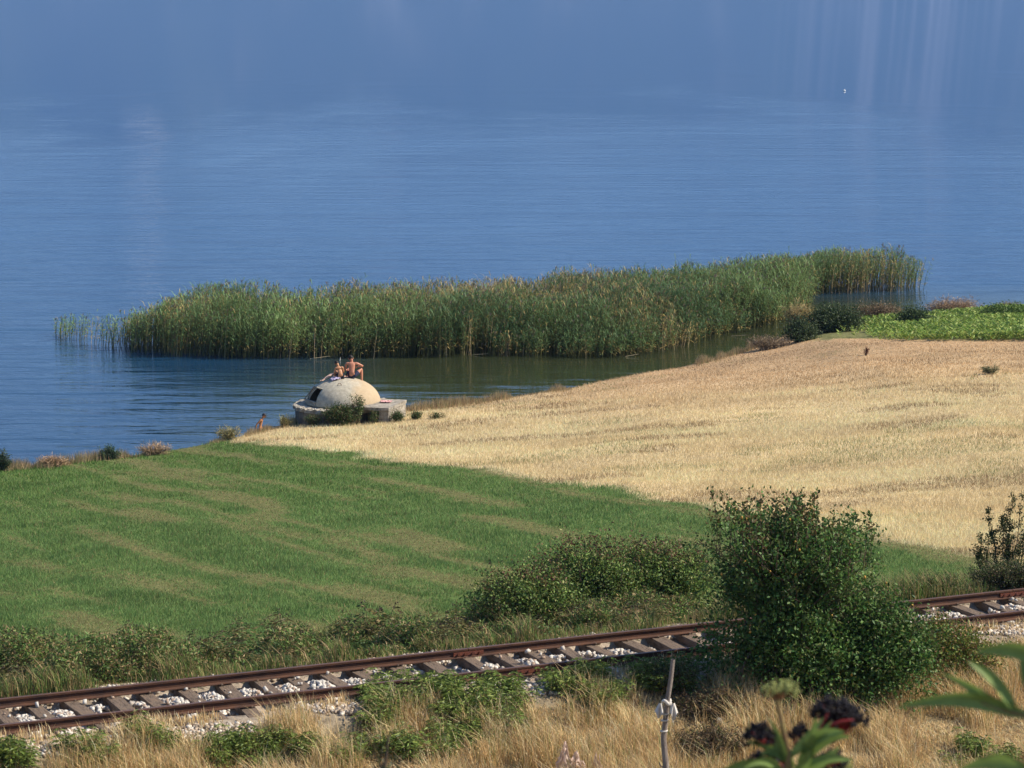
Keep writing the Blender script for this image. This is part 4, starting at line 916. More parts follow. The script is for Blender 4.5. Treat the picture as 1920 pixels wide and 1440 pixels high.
bush('bramble_shrub', 'dull green bracken clump in shade behind the wooden stake', 'shrub', gpos(1255, 1300), .55, .9, .7, [(.09, .12, .04), (.12, .10, .05), (.07, .09, .03)], nshoot=34, twigs=7, leaf=.07, per=10, upright=0, spread_leaf=.07, leafw=.35, fill=40, shape=.6)
# slender saplings at the right edge
SG = [(.06, .085, .03), (.09, .11, .04), (.04, .06, .022)]
def sapling(name, label, u, vb, vt, n, w):
    p_ = gpos(u, vb); root = empty(name, p_); tag(root, label, 'sapling', None); top = atd(u, vt, p_[1])[2] - p_[2]; wood = []; LC = []; LD = []
    for i in range(n):
        ex = rng.normal() * w; hh = top * (1 if i == 0 else .55 + .4 * rng.random()); P = polyline_shoot(np.array([ex * .35, rng.normal() * .05, -.05]), np.array([ex * 1.25, rng.normal() * .15, hh]), np.array([0, 0, 0.]), 8, .05); wood.append(tube_np(P, np.linspace(.016, .003, 8), 5))
        for k in range(7):
            for _ in range(3):
                q = P[k] + (P[k + 1] - P[k]) * rng.random(); m = 18; d = unit(rng.normal(size=3) * .6 + np.array([0, 0, .8])); e2 = q + d * (.12 + .12 * rng.random()) * (1.1 - .1 * k); LC.append(q + (e2 - q) * rng.random((m, 1)) + rng.normal(size=(m, 3)) * .026); LD.append(d + rng.normal(size=(m, 3)) * .8)
    LC = np.vstack(LC); LD = np.vstack(LD); m = len(LC); V, Fc, cc = leaves(LC, LD, .05 * (.6 + .7 * rng.random(m)), .028, pick(SG, m, .2)); npmesh('crown', V, Fc, M_leaf, root, cc)
    Vw, Fw, _ = merge(wood); npmesh('trunk', Vw, Fw, M_bark, root, None, True)
sapling('sapling', 'slender leafy sapling with upright shoots at the right edge above the rails', 1888, 1085, 918, 11, .20)
sapling('sapling', 'thin short sapling just left of the taller one at the right edge', 1842, 1080, 1000, 3, .07)
bush('low_shrub', 'low grey-green shrub under the saplings behind the rails', 'shrub', gpos(1890, 1108), .62, 1.5, .8, SG + [(.16, .12, .07)], nshoot=40, twigs=7, leaf=.045, per=16, upright=.1, spread_leaf=.07, fill=160, shape=.6)
bush('low_shrub', 'straggly green shrub right of the pear bush crown behind the rails', 'shrub', gpos(1745, 1118), .35, 1.5, .7, SG + [(.17, .15, .07)], nshoot=34, twigs=6, leaf=.04, per=10, upright=.1, spread_leaf=.06, fill=70, shape=.6)
# shrubs on the far shore
FG = [(.055, .085, .035), (.045, .07, .03), (.08, .11, .045)]
bush('shore_shrub', 'large rounded dark shrub on the far shore between reeds and field', 'shrub', gpos(1563, 622), 1.25, 2.9, 2.2, FG, nshoot=60, twigs=8, leaf=.10, per=12, upright=.1, spread_leaf=.13, fill=420, shape=.7)
bush('shore_shrub', 'smaller dark shrub left of the large one where the field meets the inlet', 'shrub', gpos(1500, 640), 1.0, 1.7, 1.4, FG, nshoot=36, twigs=8, leaf=.10, per=10, upright=.1, spread_leaf=.12, fill=200, shape=.7)
bush('shore_shrub', 'green bush in the reddish brush near the crop strip', 'shrub', gpos(1715, 612), .95, 1.9, 1.2, [(.08, .12, .05), (.06, .09, .035)], nshoot=36, twigs=8, leaf=.10, per=10, upright=.1, spread_leaf=.12, fill=160, shape=.7)
bush('shore_brush', 'reddish-brown dry brush on the shore right of the large dark shrub', 'brush', gpos(1650, 600), .8, 2.2, 1.2, [(.24, .17, .10), (.30, .21, .13), (.16, .12, .07)], nshoot=50, twigs=8, leaf=.14, per=10, upright=.1, spread_leaf=.12, fill=120, leafw=.2, shape=.6)
bush('shore_brush', 'tan dry brush behind the crop strip near the right edge', 'brush', gpos(1790, 593), .85, 2.8, 1.2, [(.42, .29, .19), (.34, .23, .15), (.48, .36, .24)], nshoot=60, twigs=8, leaf=.16, per=10, upright=.1, spread_leaf=.12, fill=160, leafw=.16, shape=.6)
bush('shore_brush', 'grey-brown dry brush in front of the dark shore shrubs', 'brush', gpos(1440, 655), .55, 2.4, 1.0, [(.26, .20, .13), (.36, .27, .17), (.20, .15, .10)], nshoot=50, twigs=7, leaf=.14, per=8, upright=.1, spread_leaf=.10, fill=60, leafw=.16, shape=.6)
bush('shore_shrub', 'bright green leafy bush at the far right of the crop strip', 'shrub', gpos(1885, 606), .8, 2.8, 1.6, [(.10, .16, .04), (.13, .20, .05)], nshoot=46, twigs=8, leaf=.12, per=12, upright=.1, spread_leaf=.14, fill=200, shape=.8)
bush('reed_clump', 'pale yellow clump of dead reeds where the two stands meet', 'reeds', gpos(1478, 628) + np.array([.6, 1.2, 0]), 1.5, 1.5, 1.0, [(.52, .38, .17), (.58, .44, .22), (.30, .28, .12)], nshoot=90, twigs=6, leaf=.34, per=4, upright=.1, spread_leaf=.05, leafw=.08, shape=.5)
bush('green_tuft', 'dark green weed tuft standing alone in the stubble near the right edge', 'weed', gpos(1858, 702), .35, .75, .5, [(.12, .15, .06), (.16, .17, .08)], nshoot=24, twigs=4, leaf=.10, per=6, upright=0, spread_leaf=.04, leafw=.2, shape=.5)
bush('dock_plant', 'red-brown dried dock standing in the upper stubble field', 'weed', gpos(1624, 667), .42, .22, .2, [(.20, .09, .05), (.26, .13, .08)], nshoot=9, twigs=5, leaf=.05, per=7, upright=0, spread_leaf=.02, leafw=.5, shape=.2)
bush('green_tuft', 'dark green bush standing on the left shore above the mown grass', 'weed', gpos(207, 862), .55, .8, .5, [(.07, .12, .06), (.05, .09, .045)], nshoot=26, twigs=6, leaf=.09, per=9, upright=0, spread_leaf=.05, leafw=.25, shape=.7)
bush('green_tuft', 'dark weed clump on the shore at the left edge', 'weed', gpos(4, 885), .8, .6, .5, [(.07, .10, .05), (.05, .08, .04)], nshoot=22, twigs=6, leaf=.09, per=9, upright=0, spread_leaf=.05, leafw=.3, shape=.7)
bush('dry_tuft', 'pinkish dry grass tuft on the left shore', 'grass tuft', gpos(100, 876), .4, 1.0, .5, [(.55, .36, .22), (.45, .30, .18)], nshoot=40, twigs=4, leaf=.2, per=5, upright=0, spread_leaf=.04, leafw=.08, shape=.5)
bush('dry_tuft', 'wide dry grass tuft on the shore halfway to the bunker', 'grass tuft', gpos(292, 853), .4, 1.3, .5, [(.50, .34, .22), (.45, .33, .20)], nshoot=46, twigs=4, leaf=.2, per=5, upright=0, spread_leaf=.04, leafw=.08, shape=.5)
bush('dry_tuft', 'tall yellow-green grass tuft beside the wading child', 'grass tuft', gpos(427, 826), .5, .9, .5, [(.46, .38, .20), (.26, .26, .11)], nshoot=46, twigs=4, leaf=.2, per=5, upright=0, spread_leaf=.04, leafw=.08, shape=.5)
# bunker greenery
IV = [(.055, .10, .028), (.07, .13, .035), (.04, .07, .022), (.16, .12, .06)]
def bb(x, y): return BO + np.array([x, y, float(tz(BO[0] + x, BO[1] + y)) - BO[2]])
bush('ivy_bush', 'wide green bramble growing against the middle of the bunker front', 'shrub', bb(.02, -2.05), .80, 1.35, .8, IV, nshoot=50, twigs=7, leaf=.06, per=14, upright=0, spread_leaf=.07, fill=260, shape=.35)
bush('ivy_bush', 'small green bush at the left foot of the bunker', 'shrub', bb(-1.0, -2.05), .50, .6, .4, IV, nshoot=24, twigs=6, leaf=.05, per=8, upright=0, spread_leaf=.05, fill=14, shape=.6)
bush('ivy_bush', 'small green plant in front of the dark entrance opening', 'shrub', bb(1.22, -2.15), .52, .32, .3, IV, nshoot=14, twigs=6, leaf=.05, per=9, upright=0, spread_leaf=.05, fill=14, shape=.6)
bush('ivy_bush', 'green bush at the right side wall of the bunker entrance', 'shrub', bb(2.12, -1.75), .42, .55, .5, IV, nshoot=26, twigs=6, leaf=.055, per=10, upright=0, spread_leaf=.06, fill=40, shape=.6)
bush('ivy_bush', 'low green plant at the rear right corner of the bunker', 'shrub', bb(2.75, -1.3), .34, .5, .4, IV, nshoot=20, twigs=5, leaf=.055, per=8, upright=0, spread_leaf=.05, fill=20, shape=.6)
bush('ivy_bush', 'scattered low green weeds in the straw right of the bunker', 'shrub', bb(3.5, -1.6), .26, .7, .4, IV, nshoot=12, twigs=5, leaf=.055, per=7, upright=0, spread_leaf=.05, fill=6, shape=.6)
bush('sapling', 'green sapling growing upright against the front of the dome', 'sapling', bb(.62, -1.85), 1.42, .55, .4, IV + [(.26, .30, .14)], nshoot=16, twigs=9, leaf=.055, per=11, upright=.3, spread_leaf=.05, fill=0, shape=.6, trunkr=.02)
bush('dry_tuft', 'yellow weeds hanging at the left corner of the bunker base', 'grass tuft', bb(-2.15, -1.3), .5, .5, .4, [(.36, .33, .13), (.26, .24, .10)], nshoot=30, twigs=4, leaf=.14, per=5, upright=0, spread_leaf=.04, leafw=.12, shape=.6)

# weed plants (danewort type): stem with drooping pinnate leaves, dark seed head
def weed_proto(kind, H):
    root = empty('weed_plant', (0, 0, 0)); LC = []; LD = []; wood = []; TIPS = []; ns = 5 if kind < 2 else 4
    for i in range(ns):
        ex, ey_ = rng.normal(size=2) * .10; P = polyline_shoot(np.array([ex * .4, ey_ * .4, -.05]), np.array([ex * 2, ey_ * 2, H * (.7 + .3 * rng.random())]), np.zeros(3), 7, .02); wood.append(tube_np(P, np.linspace(.009, .004, 7), 4)); TIPS.append(P[-1])
        for k in range(13):
            f = .22 + .76 * k / 13; a = f * 6; q = P[int(a)] * (1 - a % 1) + P[min(int(a) + 1, 6)] * (a % 1); az = k * 1.57 + rng.random() * .8; ax_ = unit(np.array([math.cos(az), math.sin(az), .35])); RL = .20 * (1.15 - .5 * f)
            for t in np.linspace(.25, 1, 4):
                c = q + ax_ * RL * t + np.array([0, 0, -.10 * t * t])
                sdv = np.array([-math.sin(az), math.cos(az), 0])
                for sg in (-1, 1) if t < 1 else (0,): LC.append(c); LD.append(ax_ * .7 + sdv * sg * .9 + np.array([0, 0, -.45]))
    LC = np.array(LC); LD = np.array(LD); m = len(LC)
    cs = {0: [(.15, .22, .045), (.22, .27, .06), (.11, .16, .04)], 1: [(.10, .14, .045), (.17, .16, .06), (.24, .18, .08)], 2: [(.30, .21, .10), (.22, .15, .075), (.14, .15, .055)], 3: [(.06, .12, .035), (.08, .15, .04)]}[kind]
    V, Fc, cc = leaves(LC, LD, .105 * (.7 + .5 * rng.random(m)), .030, pick(cs, m, .2), .1); npmesh('leaves', V, Fc, M_leaf, root, cc)
    Vw, Fw, _ = merge(wood); npmesh('stem', Vw, Fw, M_stem, root, None, True)
    if kind in (1, 2):
        c = np.array(TIPS)[rng.integers(0, len(TIPS), 60)] + rng.normal(size=(60, 3)) * [.035, .035, .015]; d = rng.normal(size=(60, 3)); V, Fc, cc = leaves(c, d, .03, .025, pick([(.035, .022, .02), (.07, .04, .03)], 60)); npmesh('seed_head', V, Fc, M_leaf, root, cc)['kind'] = 'stuff'
    return root
M_stem = pmat('plant_stem', (.16, .17, .07), (.12, .10, .05), .7, 20)
protos = [weed_proto(0, .55), weed_proto(1, .75), weed_proto(2, .85), weed_proto(3, .6)]; usedp = [False] * 4
def weed(kind, s, l, sc, label, group):
    X = TC[0] + s * TN[0] + l * TD[0]; Y = TC[1] + s * TN[1] + l * TD[1]
    o = protos[kind] if not usedp[kind] else copy_tree(protos[kind]); usedp[kind] = True
    o.location = (X, Y, float(tz(X, Y))); o.rotation_euler = (0, 0, random.uniform(0, 6.28)); o.scale = (sc, sc, sc * random.uniform(.85, 1.1)); tag(o, label, 'weed', group)
def S(u, v): p_ = att(u, v); return sl_(p_[0], p_[1])
labs = {0: 'bright green feathery weed on the bank in front of the track', 1: 'dull green weed with dark seed head between the track and the mown field', 2: 'withered brown weed between the track and the mown field', 3: 'dark green leafy weed between the track and the mown field'}
# behind the track
for k in range(190):
    s = random.uniform(1.5, 4.0); l = random.uniform(-4, 13.5)
    near = s < 2.2
    kind = random.choices([1, 2, 3], [.45, .2, .35])[0]; z_ = int((l + 4) / 3.5); zn = ['at the left edge of the photo', 'a little in from the left edge', 'left of the middle', 'before the middle of the photo', 'at the foot of the bramble shrubs'][min(z_, 4)].replace(' of the photo', '')
    weed(kind, s, l, random.uniform(.55, .95) * (.62 if near else 1) * (.8 + .35 * math.sin(l * 1.7)), {1: 'green weed with dark head', 2: 'withered brown weed', 3: 'dark green leafy weed'}[kind] + ' behind the rails ' + zn, {1: 'seeding weeds behind the rails ', 2: 'withered weeds behind the rails ', 3: 'leafy weeds behind the rails '}[kind] + zn)
TALL = ['tallest seeding weed, standing just left of the rail joint', 'tall dark-headed weed above the far rail joint', 'tall seeding weed at the left foot of the bramble row', 'tall seeding weed a quarter of the way in from the left', 'tall leafy seeding weed left of the tallest weed', 'broad seeding weed between two tall ones left of the middle', 'tall seeding weed near the left edge behind the rails', 'leftmost tall seeding weed behind the rails', 'seeding weed close to the left side of the tallest one']
for (u, v, sc), tl in zip([(700, 1215, 1.2), (778, 1215, 1.0), (845, 1205, .95), (250, 1245, 1.0), (455, 1230, 1.1), (530, 1222, 1.15), (90, 1262, 1.1), (20, 1268, 1.1), (650, 1216, 1.0)], TALL):
    s, l = S(u, v); weed(1, float(s), float(l), sc, tl, 'tall seeding weeds behind the track')
# in front of the track
frontspots = []
PL = ['in the big patch below the near rail', 'in the small patch at the bottom under the big one', 'in the patch at the bottom left of the middle', 'at the bottom edge left of the blurred bush', 'in the patch left of the wooden stake', 'beside the near rail left of the stake', 'right behind the top of the wooden stake', 'near the bottom left corner', 'below the near rail at left', 'in the bottom left corner', 'in the lower right corner', 'under the right end of the big patch']
for pi_, (u0, u1, v0, v1, n) in enumerate([(680, 990, 1285, 1375, 58), (720, 830, 1390, 1410, 7), (400, 520, 1385, 1430, 14), (540, 680, 1395, 1435, 7), (1090, 1150, 1275, 1330, 12), (1010, 1120, 1260, 1290, 10), (1190, 1290, 1250, 1290, 9), (120, 200, 1385, 1435, 7), (250, 320, 1360, 1400, 4), (0, 60, 1400, 1438, 5), (1780, 1900, 1395, 1435, 8), (830, 990, 1380, 1400, 8)]):
    for _ in range(n): frontspots.append((random.uniform(u0, u1), random.uniform(v0, v1), PL[pi_]))
for u, v, pl_ in frontspots:
    s, l = S(u, v + 14); weed(0, float(s), float(l), random.uniform(.55, .95), 'green feathery weed ' + pl_, 'green weeds ' + pl_)

# ============================================================ STAKE, BAG, DEBRIS
base = atd(1246, 1470, 25.0); base[2] = float(tz(base[0], base[1])); topz = atd(1262, 1236, 25.0)
st_ = empty('wooden_stake', base); tag(st_, 'thin grey wooden stake with strips of white cloth tied round it', 'stake')
q1 = topz - base; P = [np.array([0, 0, -.15])] + [atd(u_, v_, 25.0) - base for u_, v_ in ((1249, 1440), (1244, 1385), (1251, 1315), (1258, 1272), (1262, 1236))]
M_stake = pmat('bleached_stake_wood', (.36, .31, .27), (.18, .14, .12), .9, 9, .6, 60, stretch=(4, 4, .6))
Vt, Ft = tube_np(P, [.030, .029, .027, .024, .023, .019], 9); Vt += rng.normal(size=Vt.shape) * .0022; npmesh('stake', Vt, Ft, M_stake, st_, None, True)
Vt, Ft = tube_np([P[1], P[1] + [-.05, -.02, .02], P[1] + [-.07, -.02, .06]], [.010, .008, .004], 6); npmesh('side_twig', Vt, Ft, M_stake, st_, None, True)
mcl = pmat('dirty_white_cloth', (.72, .68, .62), (.5, .45, .4), .9, 12)
def rag(c, w, h, seed):
    n = 12; u = np.linspace(-1, 1, n); U, Z = np.meshgrid(u, np.linspace(0, 1, n)); x = U * w * (.25 + .75 * Z) ; y = -.035 + .03 * np.sin(U * 7 + seed) * Z - .03 * (1 - np.abs(U)); z = -Z * h * (1 + .3 * np.sin(U * 5 + seed)) ; 
    P_ = np.stack([x, y, z], -1).reshape(-1, 3) + c; i = np.arange(n - 1)[:, None] * n + np.arange(n - 1)[None]; return P_, np.stack([i, i + 1, i + n + 1, i + n], -1).reshape(-1, 4)
kq = atd(1250, 1316, 25.0) - base
r1 = rag(kq + [.06, 0, .0], .055, .13, 1); r2 = rag(kq + [-.06, 0, .0], .055, .12, 3)
wr = tube_np([kq + [math.cos(t) * .032, math.sin(t) * .034, .02 * math.sin(2 * t)] for t in np.linspace(0, 6.28, 14)], .018, 6)
Vt, Ft, _ = merge([r1, r2, wr]); npmesh('cloth_strip', Vt, Ft, mcl, st_, None, True)
for uv_ in ((1247, 1340), (1246, 1352), (1245, 1372)):
    kk = atd(*uv_, 25.0) - base; Vt, Ft = tube_np([kk + [math.cos(a) * .030, math.sin(a) * .032, .012 * a / 6] for a in np.linspace(0, 6.28, 14)], .008, 5); npmesh('string', Vt, Ft, mcl, st_, None, True)
Vt, Ft = tube_np([kq + [.03, -.03, 0], kq + [.045, -.04, -.09], kq + [.06, -.04, -.19]], .005, 5); npmesh('string', Vt, Ft, mcl, st_, None, True)
# crumpled plastic sheet in the grass
mpz, nt = newmat('translucent_plastic'); o = N(nt, 'ShaderNodeOutputMaterial'); d = N(nt, 'ShaderNodeBsdfTranslucent'); d.inputs[0].default_value = (.75, .6, .5, 1); g_ = N(nt, 'ShaderNodeBsdfPrincipled'); g_.inputs['Base Color'].default_value = (.82, .62, .52, 1); g_.inputs['Roughness'].default_value = .18
tt = N(nt, 'ShaderNodeBsdfTransparent'); m1 = N(nt, 'ShaderNodeMixShader'); m1.inputs[0].default_value = .5; nt.links.new(d.outputs[0], m1.inputs[1]); nt.links.new(g_.outputs[0], m1.inputs[2]); m2 = N(nt, 'ShaderNodeMixShader'); m2.inputs[0].default_value = .12; nt.links.new(m1.outputs[0], m2.inputs[1]); nt.links.new(tt.outputs[0], m2.inputs[2]); nt.links.new(m2.outputs[0], o.inputs[0])
def plastic(u, v, w, h, label, mat, cat='plastic bag', name='plastic_bag', pk=(.3, .75)):
    p_ = att(u, v); n = 34; uu = np.linspace(-.5, .5, n); vv = np.linspace(0, 1, n); U, Vv = np.meshgrid(uu, vv); env = .55 + .45 * np.exp(-((U + .5 - pk[0]) / .16) ** 2) + .25 * np.exp(-((U + .5 - pk[1]) / .10) ** 2)
    a = .5 * w; x = U * w * (1 - .35 * Vv) + .10 * w * (fbm(U * 20 + u, Vv * 20, 3) - .5); z = Vv * h * env * (.8 + .4 * vnoise(U * 30, Vv * 5 + u, 3)); y = -.3 * w * np.sin(Vv * 2.6) + .22 * w * (fbm(U * 26 + u, Vv * 20, 3, 3) - .5) * 2 + .05 * w * np.abs((vnoise(U * 60, Vv * 30, 3) - .5)) * 4
    P_ = np.stack([x, y, z], -1).reshape(-1, 3); i = np.arange(n - 1)[:, None] * n + np.arange(n - 1)[None]; o = npmesh(name, P_, np.stack([i, i + 1, i + n + 1, i + n], -1).reshape(-1, 4), mat, None, None, False); o.location = Vector(p_) + Vector((0, -.45, .06)); tag(o, label, cat)
plastic(1068, 1446, .60, .50, 'crumpled translucent pinkish plastic bag caught in the dry grass at the bottom', mpz)
plastic(1118, 1448, .22, .40, 'narrow scrap of clear plastic standing right of the crumpled bag', mpz)
plastic(1345, 1350, .12, .12, 'small pale plastic scrap lying in the shade left of the pear bush', mcl, 'plastic scrap', 'plastic_scrap')
plastic(1830, 1385, .07, .10, 'small white litter in the dry grass at lower right', mcl, 'litter', 'litter')
# white specks: float on the lake, gull by the reeds
def float_(loc, s, label, cat, name):
    bm = bmesh.new(); bmesh.ops.create_uvsphere(bm, u_segments=16, v_segments=10, radius=s, matrix=Matrix.Translation((0, 0, s * .5)) @ Matrix.Diagonal((1.25, 1, .8, 1))); bmesh.ops.create_cone(bm, cap_ends=True, segments=12, radius1=s * .35, radius2=s * .22, depth=s * .8, matrix=Matrix.Translation((0, 0, s * 1.5)))
    o = bmobj(name, bm, pmat(name + '_white', (.85, .85, .84), (.75, .75, .74), .4), None, True); o.location = Vector(loc); tag(o, label, cat)
float_(at(1583, 171, 0), .17, 'tiny white float far out on the lake at upper right', 'float', 'float')
# pale dead stalks lying in the water along the reeds
for i, (u, v, L, rz, lb) in enumerate([(600, 673, .9, .15, 'pale broken reed stalk floating left of the sitting boy'), (900, 667, .8, -.4, 'pale broken stalk leaning from the reeds in the middle of the inlet'), (1185, 669, .6, .1, 'short pale stalk floating where the reed edge turns'), (1385, 632, .8, -.5, 'pale stalk leaning at the right end of the inlet reeds')]):
    Vt, Ft = tube_np([(-L / 2, 0, .02), (0, .03, .06), (L / 2, 0, .12)], [.012, .014, .010], 5); o = npmesh('reed_stalk', Vt, Ft, M_deadst if i else pmat('dead_stalk', (.55, .46, .28), (.4, .32, .2)), None, None, True)
    M_deadst = o.data.materials[0]; o.location = Vector(at(u, v, 0)); o.rotation_euler = (0, 0, rz); tag(o, lb, 'stalk', 'broken stalks at the reed edge')
# white splash/plastic bottle near sitters
Vt, Ft = tube_np([(0, 0, 0), (0, 0, .09), (0, 0, .13), (0, 0, .17)], [.03, .03, .014, .012], 10); o = npmesh('plastic_bottle', Vt, Ft, mcl, None, None, True); o.location = Vector(at(637, 676, 0)); o.rotation_euler = (.2, .2, 0); tag(o, 'white plastic bottle floating at the reed edge between the two sitters', 'bottle')

# ============================================================ FOREGROUND PLANTS (close, out of focus)
M_fl = leafmat('danewort_leaf', .35, .5, .03, attr=False, col=(.19, .28, .07))
M_fs = pmat('danewort_stem', (.22, .20, .07), (.20, .11, .06), .6, 30); M_red = pmat('red_stalk', (.30, .025, .03), (.16, .02, .02), .5, 30)
mb, nt = newmat('black_berry'); o = N(nt, 'ShaderNodeOutputMaterial'); p = N(nt, 'ShaderNodeBsdfPrincipled'); p.inputs['Base Color'].default_value = (.008, .006, .010, 1); p.inputs['Specular IOR Level'].default_value = .25; p.inputs['Roughness'].default_value = .42; nt.links.new(p.outputs[0], o.inputs[0])
M_bud = pmat('green_buds', (.30, .33, .10), (.22, .24, .08), .7, 40)
def pleaf(a, b, W, parent, droop=.15, roll=0.0, name='leaf'):
    """lanceolate leaf from world point a to b"""
    a = np.array(a, float); b = np.array(b, float); L = np.linalg.norm(b - a); n = 16; k = 5; t = np.linspace(0, 1, n); d = (b - a) / L
    P0 = a + (b - a) * t[:, None] + np.array([0, 0, 1]) * (np.sin(t * math.pi) * droop * L)[:, None]
    vw = np.array([0, -1.0, .25]); s = unit(np.cross(d, vw)); nn = np.cross(s, d); s2 = s * math.cos(roll) + nn * math.sin(roll); n2 = np.cross(s2, d)
    w = W * .5 * (np.sin(np.clip(t, 0, 1) ** .75 * math.pi) ** .8) * (1 - .25 * t) + .0008
    u = np.linspace(-1, 1, k); ser = 1 + .05 * np.sin(t * 90)
    V = P0[:, None, :] + (w * ser)[:, None, None] * u[None, :, None] * s2 + (np.abs(u)[None, :, None] ** 1.3 * (w * .45)[:, None, None]) * n2
    V = V.reshape(-1, 3); i = np.arange(n - 1)[:, None] * k + np.arange(k - 1)[None]; Fc = np.stack([i, i + 1, i + k + 1, i + k], -1).reshape(-1, 4)
    root = np.array(parent.location); o = npmesh(name, V - root, Fc, M_fl, parent, None, True); return o
def A_(u, v, d=5.6): return atd(u, v, d)
def danewort(u, v, d, label, base_dx=0):
    p_ = A_(u, v, d); p_[2] = float(tz(p_[0] + base_dx, p_[1])) - .02; p_[0] += base_dx; r = empty('danewort', p_); tag(r, label, 'wild plant'); return r, p_
r, p_ = danewort(1478, 1500, 5.6, 'blurred danewort plant close by, with green umbel, red stalks and black berries')
def stem(pts, rad, mat, nm='stem', k=7):
    Vt, Ft = tube_np(np.array(pts) - np.array(r.location), rad, k); npmesh(nm, Vt, Ft, mat, r, None, True)
nodeA = A_(1478, 1415); stem([p_, (p_ + nodeA) / 2 + [.02, 0, 0], nodeA, A_(1467, 1360), A_(1458, 1318), A_(1455, 1290)], [.010, .009, .008, .0055, .005, .004], M_fs)
def umbel(uc, vc, wpx, hpx, n, br_from, mat_b, mat_s, rb, d=5.6, nm='umbel', ball=.6):
    c0 = A_(*br_from, d); bm = bmesh.new(); tubes = []
    for i in range(n):
        a = random.uniform(0, 6.28); rr = math.sqrt(random.random()); uu = uc + wpx * .5 * rr * math.cos(a); dd = d + rr * math.sin(a) * wpx * .5 / 900
        vv = vc + hpx * (rr ** 2) * .45 + random.uniform(-.22, .22) * hpx
        q = A_(uu, vv, dd); 
        if i % 4 == 0: tubes.append(tube_np([c0, (c0 + q) / 2 + [0, 0, -.004], q], [.0022, .0016, .001], 4))
        for _ in range(3): bmesh.ops.create_icosphere(bm, subdivisions=1, radius=rb * random.uniform(.7, 1.15), matrix=Matrix.Translation(Vector(q) - Vector(r.location) + Vector([random.uniform(-1, 1) * rb * 1.6 for _ in range(3)])))
    Vt, Ft, _ = merge(tubes); o = npmesh(nm, Vt - np.array(r.location), Ft, mat_s, r, None, True)
    bmobj('buds' if mat_b is M_bud else 'berries', bm, mat_b, o, True)['kind'] = 'stuff'
umbel(1466, 1283, 80, 34, 70, (1455, 1312), M_bud, pmat('brown_pedicel', (.24, .12, .06), (.18, .09, .05)), .0032)
umbel(1422, 1365, 56, 44, 90, (1450, 1395), mb, M_red, .0040)
umbel(1565, 1318, 92, 50, 150, (1572, 1375), mb, M_red, .0040, 5.75)
umbel(1585, 1340, 90, 34, 100, (1560, 1395), mb, M_red, .0040, 5.75)
umbel(1430, 1420, 70, 60, 110, (1470, 1440), mb, M_red, .0040, 5.65)
umbel(1555, 1415, 70, 54, 90, (1520, 1440), mb, M_red, .0040, 5.7)
umbel(1500, 1365, 60, 36, 45, (1490, 1405), mb, M_red, .0040, 5.75)
for pts in ([(1470, 1430), (1440, 1390), (1420, 1372)], [(1500, 1430), (1530, 1385), (1552, 1335)], [(1552, 1360), (1580, 1352), (1600, 1350)], [(1480, 1440), (1452, 1418), (1428, 1400)]): stem([A_(u, v, 5.7) for u, v in pts], [.0045, .0035, .0025], M_red, 'flower_stalk')
for (u0, v0, u1, v1, w, dr, ro) in [(1480, 1420, 1395, 1368, .030, .22, .4), (1478, 1425, 1425, 1415, .024, .2, -.3), (1482, 1420, 1545, 1300 + 45, .024, -.05, .6), (1500, 1412, 1585, 1372, .032, .12, .3), (1505, 1425, 1595, 1382, .030, .18, -.2), (1480, 1440, 1440, 1310 + 35, .010, .1, 0), (1490, 1440, 1470, 1385, .022, 0, .9),
                                    (1500, 1445, 1575, 1400, .028, -.10, .2), (1470, 1455, 1330, 1462, .034, .20, .5), (1512, 1440, 1530, 1345, .020, 0, .3), (1450, 1500, 1450, 1400, .030, .0, .5), (1480, 1500, 1520, 1405, .035, .05, .2), (1478, 1430, 1400, 1392, .020, .15, .3), (1495, 1430, 1560, 1352, .018, .0, .4), (1470, 1450, 1395, 1440, .022, .2, .2), (1508, 1440, 1600, 1425, .024, .1, .3)]:
    pleaf(A_(u0, v0), A_(u1, v1, 5.6 + random.uniform(-.06, .06)), w, r, dr, ro)
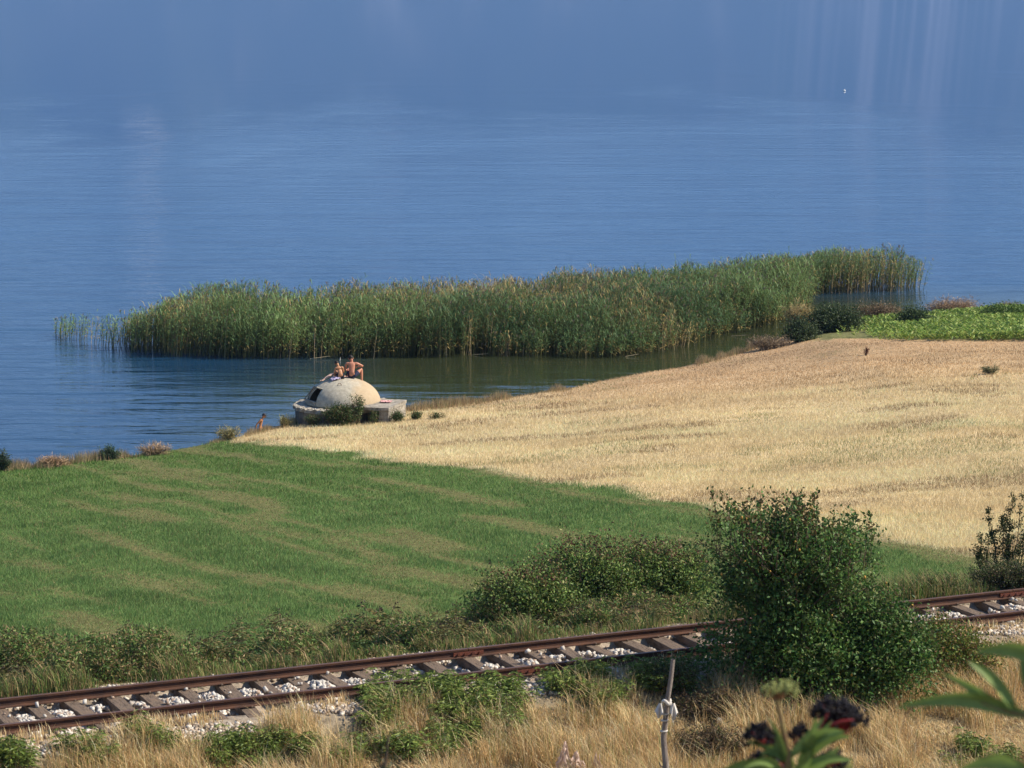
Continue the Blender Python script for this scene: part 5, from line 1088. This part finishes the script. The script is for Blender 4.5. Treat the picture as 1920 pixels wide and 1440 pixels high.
stem([A_(1467, 1395), A_(1440, 1345), A_(1432, 1320)], [.003, .002, .001], M_fs)
# right-edge shoot
r, p_ = danewort(1990, 1500, 4.6, 'blurred leafy danewort shoot reaching in at the right edge, very close', .06)
nd = A_(1905, 1350, 4.6); stem([p_, (p_ + A_(1960, 1420, 4.6)) / 2, A_(1960, 1420, 4.6), A_(1935, 1340, 4.6), A_(1930, 1220, 4.6)], [.010, .009, .008, .006, .004], M_fs)
for (u0, v0, u1, v1, w, dr, ro) in [(1935, 1345, 1682, 1326, .032, .10, .3), (1900, 1345, 1765, 1262, .021, .05, .5), (1905, 1335, 1815, 1240, .024, .10, -.3), (1950, 1235, 1828, 1222, .034, .10, .5), (1935, 1300, 1915, 1210, .024, .0, .5), (1950, 1350, 1930, 1260, .03, .0, .3), (1930, 1440, 1800, 1442, .034, .12, .4), (1940, 1360, 1985, 1300, .04, .1, .3), (1860, 1322, 1800, 1300, .012, .1, .2)]:
    pleaf(A_(u0, v0, 4.6), A_(u1, v1, 4.6 + random.uniform(-.05, .05)), w, r, dr, ro)
stem([A_(1935, 1345, 4.6), A_(1870, 1330, 4.6), A_(1840, 1318, 4.6)], [.004, .003, .002], M_fs)
# two small blurred tops at the bottom edge
r, p_ = danewort(1590, 1520, 5.8, 'low blurred green plant top at the bottom right of the berried plant', .03)
umbel(1570, 1432, 60, 22, 40, (1585, 1462), M_bud, M_fs, .0032, 5.8); umbel(1535, 1440, 30, 14, 16, (1560, 1466), M_bud, M_fs, .0030, 5.8); stem([p_, A_(1585, 1462, 5.8)], [.006, .003], M_fs)
pb4 = atd(722, 1413, 8.5); gz = float(tz(pb4[0], pb4[1])); hh = pb4[2] - gz
bush('near_bush', 'blurred dark green and brown bush top rising at the bottom edge left of centre', 'bush', (pb4[0], pb4[1] + .25, gz), hh + .03, .26, .26, [(.07, .09, .03), (.12, .10, .05), (.10, .13, .04)], nshoot=60, twigs=6, leaf=.018, per=16, upright=0, spread_leaf=.018, fill=0, shape=.35, trunkr=.008)
